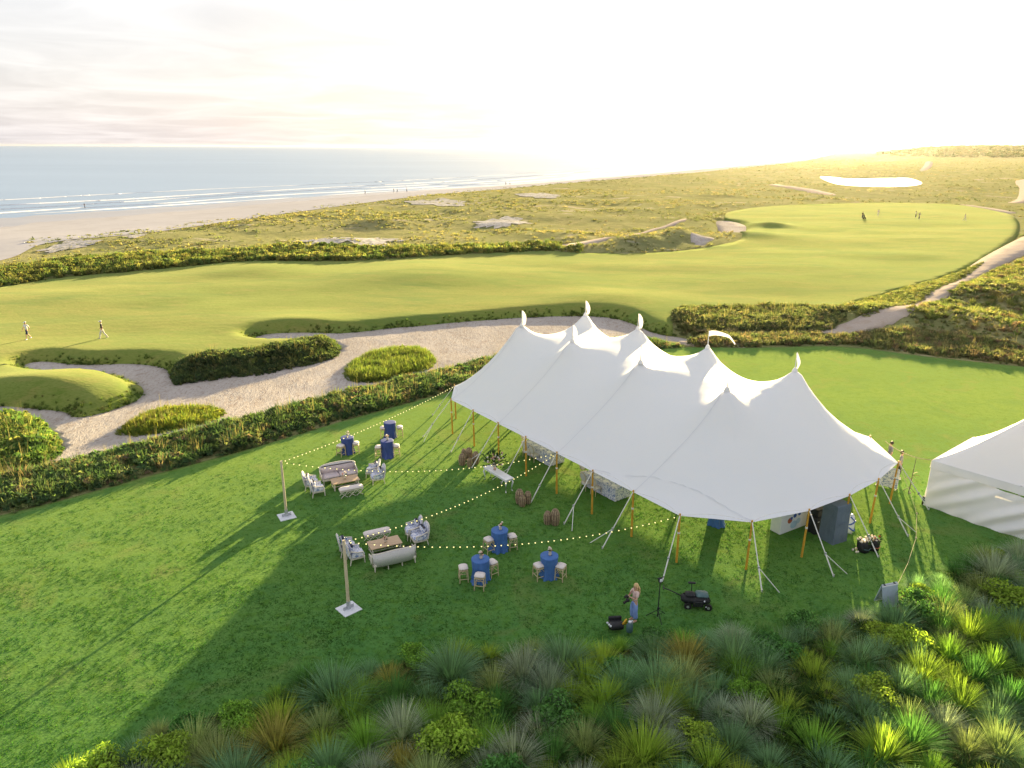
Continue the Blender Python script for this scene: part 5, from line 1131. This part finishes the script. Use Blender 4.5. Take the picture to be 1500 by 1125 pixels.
# ------------------------------------------------------------------ people
def skin_obj(name, V, E, Rd, mat, parent, sub=2, root=0):
    me = bpy.data.meshes.new(name); me.from_pydata([tuple(v) for v in V], E, []); me.update()
    o = link(name, me, mat, parent); m = o.modifiers.new('Skin', 'SKIN'); m.use_smooth_shade = True; m.branch_smoothing = 0.6
    for i, r_ in enumerate(Rd):
        d = me.skin_vertices[0].data[i]; d.radius = (r_, r_) if isinstance(r_, (int, float)) else r_; d.use_root = (i == root)
    s = o.modifiers.new('Subdivision', 'SUBSURF'); s.levels = sub; s.render_levels = sub
    return o
def person(loc, rotz, label, shirt, legs, hair='darkhair', pose='walk', female=False, hat=None, detail=2, skirt=False, long_hair=False, height=1.75, group=None, shorts=False, hold=None):
    r = empty('person', loc, rotz, label, 'person', group); k = height/1.75; r.scale = (k, k, k)
    sw = 0.17 if female else 0.20; hip = 0.095
    J = {'pelvis': (0, 0, 0.95), 'waist': (0, 0, 1.10), 'chest': (0, -0.005, 1.30), 'neck0': (0, 0.01, 1.44), 'neck': (0, 0, 1.51), 'chin': (0, -0.02, 1.57), 'head': (0, -0.005, 1.65), 'crown': (0, 0.01, 1.725)}
    def S(n, s): return n+('R' if s > 0 else 'L')
    for s in (-1, 1):
        J[S('sh', s)] = (sw*s, 0.01, 1.42); J[S('hip', s)] = (hip*s, 0, 0.90)
        f = s if pose == 'walk' else 0
        J[S('knee', s)] = (hip*s, -0.03-0.14*f, 0.49); J[S('ankle', s)] = (hip*s, 0.02-0.26*f+(0.10 if f < 0 else 0), 0.085+(0.03 if f < 0 else 0)); a = J[S('ankle', s)]; J[S('toe', s)] = (a[0]+0.02*s, a[1]-0.17, 0.035)
        if pose == 'walk': J[S('el', s)] = ((sw+0.06)*s, 0.04+0.12*f, 1.14); J[S('wr', s)] = ((sw+0.06)*s, -0.06+0.16*f, 0.92)
        elif pose == 'camera': J[S('el', s)] = ((sw+0.05)*s, -0.10, 1.16); J[S('wr', s)] = (0.06*s+0.02, -0.34, 1.28+0.02*s)
        elif pose == 'address': J[S('el', s)] = ((sw)*s, -0.22, 1.15); J[S('wr', s)] = (0.04*s, -0.40, 0.95)
        else: J[S('el', s)] = ((sw+0.05)*s, 0.03, 1.14); J[S('wr', s)] = ((sw+0.04)*s, -0.06, 0.90)
    if pose == 'address':
        for n in ('waist', 'chest', 'neck0', 'neck', 'chin', 'head', 'crown', 'shR', 'shL'): q = J[n]; h = q[2]-0.95; J[n] = (q[0], q[1]-h*0.45, 0.95+h*0.92)
    names = []; V = []; E = []; Rd = []
    def add(n, rad, par=None, pos=None):
        names.append(n); V.append(pos or J[n]); Rd.append(rad)
        if par is not None: E.append((names.index(par), len(V)-1))
    add('pelvis', (0.13, 0.10)); add('waist', (0.115, 0.085), 'pelvis'); add('chest', (0.135, 0.10), 'waist'); add('neck0', 0.075, 'chest'); add('neck', 0.052, 'neck0'); add('chin', (0.062, 0.070), 'neck'); add('head', (0.074, 0.092), 'chin'); add('crown', (0.055, 0.068), 'head')
    for s in (-1, 1):
        add(S('sh', s), 0.055, 'neck0'); add(S('el', s), 0.042, S('sh', s)); add(S('wr', s), 0.028, S('el', s))
        add(S('hip', s), 0.085, 'pelvis'); add(S('knee', s), 0.055, S('hip', s)); add(S('ankle', s), 0.036, S('knee', s)); add(S('toe', s), 0.032, S('ankle', s))
        # hand: palm then fingers
        w = Vector(J[S('wr', s)]); d = (w-Vector(J[S('el', s)])).normalized(); side = d.cross(Vector((0, 1, 0) if abs(d.y) < 0.7 else (0, 0, 1))).normalized()
        add(S('palm', s), (0.036, 0.020), S('wr', s), tuple(w+d*0.07))
    b = skin_obj('body', V, E, Rd, 'skin', r, detail)
    for s in (-1, 1):
        w = Vector(J[S('wr', s)]); d = (w-Vector(J[S('el', s)])).normalized(); side = d.cross(Vector((0, 1, 0) if abs(d.y) < 0.7 else (0, 0, 1))).normalized(); nrm = d.cross(side)
        if detail >= 2:
            hd = MB()
            for q, L in ((-1.5, 0.070), (-0.5, 0.082), (0.5, 0.078), (1.5, 0.060)):
                p = w+d*0.085+side*0.018*q; hd.tube([p, p+d*L*0.55+nrm*0.008, p+d*L*0.9+nrm*0.028], [0.009, 0.0085, 0.007], 6)
            p = w+d*0.045+side*0.030; hd.tube([p, p+side*0.028+d*0.03+nrm*0.008, p+side*0.03+d*0.06+nrm*0.018], [0.011, 0.010, 0.008], 6)
            hd.obj('fingers', 'skin', r, True)
    # clothing
    up = lambda n, rad: (n, rad)
    V = [J['pelvis'], J['waist'], J['chest'], J['neck0'], J['shL'], J['shR']]; E = [(0, 1), (1, 2), (2, 3), (3, 4), (3, 5)]; Rd = [(0.150, 0.120), (0.135, 0.105), (0.155, 0.120), (0.090, 0.085), 0.075, 0.075]
    for s, i in ((-1, 4), (1, 5)):
        a, e = Vector(J[S('sh', s)]), Vector(J[S('el', s)]); V.append(tuple(a.lerp(e, 0.75))); E.append((i, len(V)-1)); Rd.append(0.060)
    skin_obj('shirt', V, E, Rd, shirt, r, 2)
    V = [(0, 0, 1.02), J['pelvis']]; E = [(0, 1)]; Rd = [(0.145, 0.115), (0.155, 0.125)]
    for s in (-1, 1):
        n0 = len(V); kn, an = Vector(J[S('knee', s)]), Vector(J[S('ankle', s)]); V.append(J[S('hip', s)]); E.append((1, n0)); Rd.append(0.108 if not skirt else 0.12); V.append(tuple(kn)); E.append((n0, n0+1)); Rd.append(0.085 if not skirt else 0.105)
        if not shorts: V.append(tuple(kn.lerp(an, 0.92))); E.append((n0+1, n0+2)); Rd.append(0.075 if not skirt else 0.115)
    skin_obj('trousers' if not shorts else 'shorts', V, E, Rd, legs, r, 2)
    for s in (-1, 1):
        a, t = Vector(J[S('ankle', s)]), Vector(J[S('toe', s)]); MB().tube([a+Vector((0, 0.05, -0.05)), a.lerp(t, 0.5)+Vector((0, 0, -0.025)), t+Vector((0, 0, 0.0))], [0.04, 0.045, 0.034], 8).obj('shoe', 'plate' if not female else 'skin', r, True)
    h = Vector(J['head'])
    if hat:
        MB().ball(h+Vector((0, 0.01, 0.055)), 0.105, 10, 6, (0.92, 1.05, 0.65)).obj('cap', hat, r, True); MB().box(h+Vector((0, -0.12, 0.045)), (0.15, 0.12, 0.015), bev=0.005).obj('cap_brim', hat, r)
    else:
        m = MB().ball(h+Vector((0, 0.028, 0.035)), 0.112, 12, 8, (0.86, 0.95, 0.95))
        if long_hair:
            for q in range(-4, 5):
                x = 0.022*q; m.tube([h+Vector((x*0.8, 0.07, 0.05)), h+Vector((x*1.2, 0.115, -0.08)), h+Vector((x*1.4+0.01*(q % 2), 0.125, -0.24)), h+Vector((x*1.5, 0.13, -0.40-0.02*(q % 3)))], [0.035, 0.040, 0.036, 0.015], 7)
            for s in (-1, 1): m.tube([h+Vector((0.075*s, 0.02, 0.03)), h+Vector((0.095*s, 0.02, -0.10)), h+Vector((0.10*s, 0.03, -0.28))], [0.03, 0.032, 0.014], 7)
        m.obj('hair', hair, r, True)
    if detail >= 2:
        f = MB().ball(h+Vector((0, -0.098, -0.012)), 0.016, 6, 4, (0.8, 1, 1.3)); f.obj('nose', 'skin', r, True)
        for s in (-1, 1): MB().ball(h+Vector((0.030*s, -0.086, 0.008)), 0.011, 6, 4).obj('eye', 'darkhair', r, True); MB().ball(h+Vector((0.080*s, 0.005, -0.01)), 0.022, 6, 4, (0.4, 0.8, 1.2)).obj('ear', 'skin', r, True)
        MB().box(h+Vector((0, -0.088, -0.052)), (0.045, 0.012, 0.010), bev=0.004).obj('mouth', 'pink_petal', r)
    return r
wp = at(928, 910); wd = person((wp.x, wp.y, 0.03), R(-62), 'woman with long blond hair in periwinkle trousers holding up a camera', 'blush_top', 'denim', 'blond', 'camera', True, detail=2, skirt=True, long_hair=True, height=1.68)
def held(wd, name, off, label, cat, parts):
    m = Matrix.Rotation(wd.rotation_euler[2], 3, 'Z'); p = wd.location+m@Vector(off); r = empty(name, p, wd.rotation_euler[2], label, cat)
    for nm, mb, mt in parts: mb.obj(nm, mt, r)
held(wd, 'camera', (0.02, -0.41, 1.27), 'small dark camera held up by the woman', 'camera', [('body', MB().box((0, 0, 0), (0.15, 0.07, 0.10), bev=0.015), 'black'), ('lens', MB().tube([(0, -0.03, 0), (0, -0.13, 0)], 0.04, 10), 'rubber')])
held(wd, 'camera', (-0.10, -0.27, 0.98), 'second dark camera with orange strap hanging at the hip of the woman', 'camera', [('body', MB().box((0, 0, 0), (0.16, 0.10, 0.12), bev=0.02), 'black'), ('lens', MB().tube([(0, -0.03, -0.02), (0, -0.20, -0.08)], 0.05, 10), 'rubber'), ('strap', MB().tube([(-0.07, 0, 0.06), (-0.03, 0.08, 0.25), (0.05, 0.16, 0.42)], 0.012, 5), 'rust')])
def gp(px, py): p = at(px, py); p.z = Hz(p.x, p.y)+0.02; return p
person(gp(41, 495), R(-20), 'golfer in a white shirt and navy shorts walking at the edge of the view', 'white_shirt', 'navy', 'darkhair', 'walk', detail=2, hat='white_shirt', shorts=True, group='golfers on the fairway')
person(gp(151, 494), R(-75), 'golfer in a black shirt, pale trousers and white cap striding across the fairway', 'black_shirt', 'khaki', 'darkhair', 'walk', detail=2, hat='white_shirt', group='golfers on the fairway')
p = at(1299, 689); person((p.x, p.y, 0.03), R(-100), 'dark haired person in grey standing behind the tent, half hidden by its back edge', 'grey_shirt', 'navy', 'darkhair', 'stand', detail=1, height=1.78)
p = at(1315, 702); person((p.x, p.y, 0.03), R(60), 'dark haired person in grey standing behind the tent corner, nearer the rope', 'grey_shirt', 'black_shirt', 'darkhair', 'stand', detail=1, height=1.72)
g = 'golfers on the far green'
person(gp(1263, 320), R(10), 'far golfer in black beside a two wheeled trolley', 'black_shirt', 'navy', 'darkhair', 'stand', detail=1, group=g)
person(gp(1286, 316), R(150), 'far golfer in pale lilac, second from the hedge side', 'lilac', 'khaki', 'darkhair', 'address', detail=1, group=g)
person(gp(1341, 319), R(80), 'far golfer in white of the close pair in the middle of the green', 'white_shirt', 'navy', 'darkhair', 'stand', detail=1, group=g)
person(gp(1346, 321), R(-70), 'far golfer in grey of the close pair in the middle of the green', 'grey_shirt', 'navy', 'darkhair', 'walk', detail=1, group=g)
person(gp(1413, 323), R(30), 'far golfer in pale clothes alone at the path end of the green', 'lilac', 'khaki', 'darkhair', 'walk', detail=1, group=g)
p = gp(1266, 321); r = empty('golf_trolley', p, 0.5, 'two wheeled golf trolley with a dark bag on the far green', 'golf trolley')
MB().tube([(0, 0, 0.35), (0, 0.3, 1.15)], [0.14, 0.16], 10).obj('bag', 'black', r); MB().tube([(0, 0.05, 0.3), (0, 0.55, 1.05)], 0.025, 6).obj('handle', 'steel', r)
for s in (-1, 1): w = MB().tube([(0.34*s-0.02, 0, 0.22), (0.34*s+0.02, 0, 0.22)], 0.22, 14).obj('wheel', 'rubber', r)
MB().tube([(-0.34, 0, 0.22), (0.34, 0, 0.22)], 0.02, 6).obj('axle', 'steel', r)
for i, (px, py, c, l) in enumerate(((124, 302, 'navy', 'lone person in dark clothes at the near end of the beach'), (535, 284, 'navy', 'beach walker alone, between the lone person and the pair'), (577, 283, 'black_shirt', 'beach walker in black of the near pair'), (582, 283, 'white_shirt', 'beach walker in white of the near pair'), (596, 282, 'lilac', 'beach walker just past the near pair'), (741, 271, 'black_shirt', 'beach walker in black of the far pair'), (747, 271, 'white_shirt', 'beach walker in white of the far pair'))):
    p = at(px, py, -3.3); z = max(Hz(p.x, p.y)+0.08, SEA); person((p.x, p.y, z), i*1.3, l, c, 'navy', 'darkhair', 'walk', detail=1, group='people on the beach', height=1.8)

# ------------------------------------------------------------------ tussocks and bushes in front
rt = np.random.default_rng(3)
def col_mesh(name, pro, mat, base):
    V, Q, T = pro; b = np.array(base); c = T[:, None]*np.ones(3)[None]
    me = np_mesh(name, V, Q, c); me.materials.append(M[mat]); return me
TM = [col_mesh('grass_tussock', grassy(rt, 1150, 1.40, 0.022, 4, (0.10, 1.30), 0.25, 0.75, 0.45), 'tussock', (1, 1, 1)) for _ in range(4)]       # fine arching
TS = [col_mesh('grass_tussock', grassy(rt, 520, 1.20, 0.034, 3, (0.05, 1.05), 0.22, 0.45, 0.35), 'tussock', (1, 1, 1)) for _ in range(3)]       # upright coarse
BM = [col_mesh('leafy_bush', leafy(rt, 2600, 1.0, 1.15, 0.070, 8, 0.5), 'tussock', (1, 1, 1)) for _ in range(3)]
P_front = poly([(-60, 1195), (60, 1155), (150, 1115), (250, 1075), (350, 1042), (470, 997), (560, 977), (700, 965), (800, 962), (900, 950), (1000, 942), (1100, 935), (1200, 920), (1290, 898), (1340, 866), (1425, 826), (1560, 812), (1750, 900), (1750, 1190), (1500, 1260), (750, 1300), (0, 1300)], 0.0, 3)
placed = []
COLS = {'grey green': (0.150, 0.270, 0.140), 'silvery': (0.270, 0.330, 0.250), 'deep green': (0.085, 0.205, 0.055), 'yellow green': (0.235, 0.335, 0.050), 'straw topped': (0.255, 0.320, 0.130), 'golden': (0.31, 0.29, 0.080), 'bright green': (0.170, 0.310, 0.050)}
def put(kind, cname, p, s, rz=None, label=None):
    me = random.choice(TM if kind == 'fine' else TS if kind == 'coarse' else BM)
    o = bpy.data.objects.new('leafy_bush' if kind == 'bush' else 'grass_tussock', me); COL.objects.link(o)
    o.location = (p[0], p[1], Hz(p[0], p[1])-0.04); o.rotation_euler = (random.uniform(-0.08, 0.08), random.uniform(-0.08, 0.08), random.uniform(0, 6.28) if rz is None else rz)
    o.scale = (s*random.uniform(0.92, 1.08), s*random.uniform(0.92, 1.08), s*random.uniform(0.82, 1.0)); j = random.uniform(1.0, 1.34); c = COLS[cname]
    o.color = (c[0]*j*random.uniform(0.94, 1.06), c[1]*j, c[2]*j, 1)
    o['category'] = 'bush' if kind == 'bush' else 'grass tussock'; o['group'] = 'bushes in the front scrub' if kind == 'bush' else 'grass tussocks in the front scrub'
    placed.append((o, kind, cname, p[0], p[1])); return o
SPEC = [('fine', 'golden', (1003, 958), 1.0, 'golden dome shaped tussock just below the light stand'), ('fine', 'golden', (405, 1085), 1.05, 'orange gold tussock standing in the shaded scrub below the near light pole'),
        ('fine', 'golden', (572, 985), 0.72, 'golden crowned tussock at the lawn edge'), ('coarse', 'golden', (590, 1118), 0.85, 'golden yellow coarse tussock at the bottom border'),
        ('fine', 'silvery', (955, 1055), 0.95, 'silver grey tussock alone among deep green bushes'), ('fine', 'silvery', (590, 1070), 0.95, 'silver grey tussock right of the orange gold one'),
        ('bush', 'bright green', (690, 1030), 1.05, 'round bright green bush with knobbly crown among tussocks'), ('bush', 'yellow green', (660, 1098), 1.0, 'domed yellow green bush near the bottom border'),
        ('coarse', 'yellow green', (940, 1110), 1.2, 'wide yellow green tussock catching the sun near the bottom border'), ('fine', 'grey green', (660, 975), 1.15, 'broad grey green dome at the lawn edge below the three stool table'),
        ('fine', 'grey green', (490, 1010), 1.2, 'big grey green dome at the lawn edge below the near light pole'), ('fine', 'grey green', (825, 960), 1.1, 'grey green dome at the lawn edge under the camera bag'),
        ('fine', 'grey green', (960, 995), 1.15, 'grey green dome below the woman'), ('fine', 'grey green', (1075, 955), 1.2, 'grey green dome under the wheeled bag'), ('bush', 'deep green', (1345, 880), 0.95, 'dark rounded bush next to the folding board'),
        ('bush', 'yellow green', (1480, 880), 1.2, 'large sunlit bush at the edge of the view near the walled tent'), ('fine', 'silvery', (1455, 830), 1.2, 'silvery tussock close to the walled tent'), ('fine', 'straw topped', (1435, 850), 0.9, 'straw topped tussock next to the silvery one by the walled tent'),
        ('coarse', 'yellow green', (1290, 1105), 1.2, 'sunlit yellow green tussock at the bottom border below the folding board'), ('coarse', 'bright green', (1190, 1095), 1.0, 'spiky bright green tussock near the bottom border'), ('fine', 'straw topped', (320, 1105), 0.9, 'straw coloured tussock at the bottom border, below the long shadow')]
for kind, cname, px, s, lab in SPEC:
    q = at(px[0], px[1]+24); put(kind, cname, (q.x, q.y), s)['label'] = lab
ok = 0; tries = 0
pts = np.array([(a[3], a[4]) for a in placed])
cand = points_in(P_front, 4000, rt)
for x, y in cand:
    if np.hypot(*(pts-(x, y)).T).min() < 0.86: continue
    if len(pts) > 318: break
    se = -float(sdf(P_front, np.array([x]), np.array([y]))[0]); u = random.random(); right = x > 8
    if u < 0.11: kind, cname = 'bush', random.choice(('bright green', 'deep green', 'deep green', 'yellow green') if not right else ('yellow green', 'bright green', 'deep green'))
    elif u < 0.64: kind, cname = 'fine', random.choice(('grey green', 'grey green', 'grey green', 'silvery', 'straw topped', 'deep green', 'yellow green', 'bright green'))
    else: kind, cname = 'coarse', random.choice(('bright green', 'yellow green', 'deep green', 'grey green'))
    put(kind, cname, (x, y), random.uniform(0.66, 1.02)*(0.78 if se < 0.7 else 1.0)); pts = np.vstack([pts, (x, y)])
# labels for the rest: colour and kind, the row they stand in and their place along it
ORD = ('first second third fourth fifth sixth seventh eighth ninth tenth eleventh twelfth thirteenth fourteenth fifteenth sixteenth seventeenth eighteenth nineteenth twentieth').split()
buck = {}
for o, kind, cname, x, y in placed:
    if 'label' in o: continue
    se = -float(sdf(P_lawn, np.array([x]), np.array([y]))[0]); se = -se
    row = 0 if se < 2.0 else 1 if se < 4.0 else 2 if se < 6.0 else 3
    buck.setdefault((kind, cname, row), []).append((math.atan2(x, y), o))
ROWN = ('at the lawn edge', 'in the second row from the lawn', 'in the third row from the lawn', 'in the rows nearest the camera')
for (kind, cname, row), L in buck.items():
    L.sort(key=lambda t: t[0]); what = {'bush': 'leafy bush', 'fine': 'fine bladed tussock', 'coarse': 'coarse bladed tussock'}[kind]
    for i, (a, o) in enumerate(L):
        pos = 'only' if len(L) == 1 else (ORD[i]+' from the left' if i < 20 else 'farthest right')
        o['label'] = f'{cname} {what} {ROWN[row]}, ' + ('the only one' if len(L) == 1 else pos)
mass('ground_cover', P_front, 5600, 'low leafy growth between the tussocks', [(0.055, 0.115, 0.030), (0.085, 0.150, 0.034), (0.12, 0.14, 0.050)], (0.5, 0.35, 0.15), (0.38, 0.62, 0.0), (0.5, 0.95), seed=20, hs=0.8)

# ------------------------------------------------------------------ air
def haze(density, aniso, col):
    m = bpy.data.materials.new('air'); m.use_nodes = True; t = m.node_tree; t.nodes.clear(); o = t.nodes.new('ShaderNodeOutputMaterial'); v = t.nodes.new('ShaderNodeVolumePrincipled')
    v.inputs['Density'].default_value = density; v.inputs['Anisotropy'].default_value = aniso; v.inputs['Color'].default_value = (*col, 1)
    t.links.new(v.outputs[0], o.inputs['Volume'])
    me = bpy.data.meshes.new('haze'); x0, x1, y0, y1, z0, z1 = -61000, 61000, -50, 61000, -9.0, 46.0
    me.from_pydata([(x, y, z) for z in (z0, z1) for x, y in ((x0, y0), (x1, y0), (x1, y1), (x0, y1))], [], [(3, 2, 1, 0), (4, 5, 6, 7), (0, 1, 5, 4), (1, 2, 6, 5), (2, 3, 7, 6), (3, 0, 4, 7)]); me.update(); me.materials.append(m)
    tag(link('haze', me), 'thin golden evening haze', kind='stuff')
haze(0.000011, 0.84, (0.95, 0.93, 0.92))
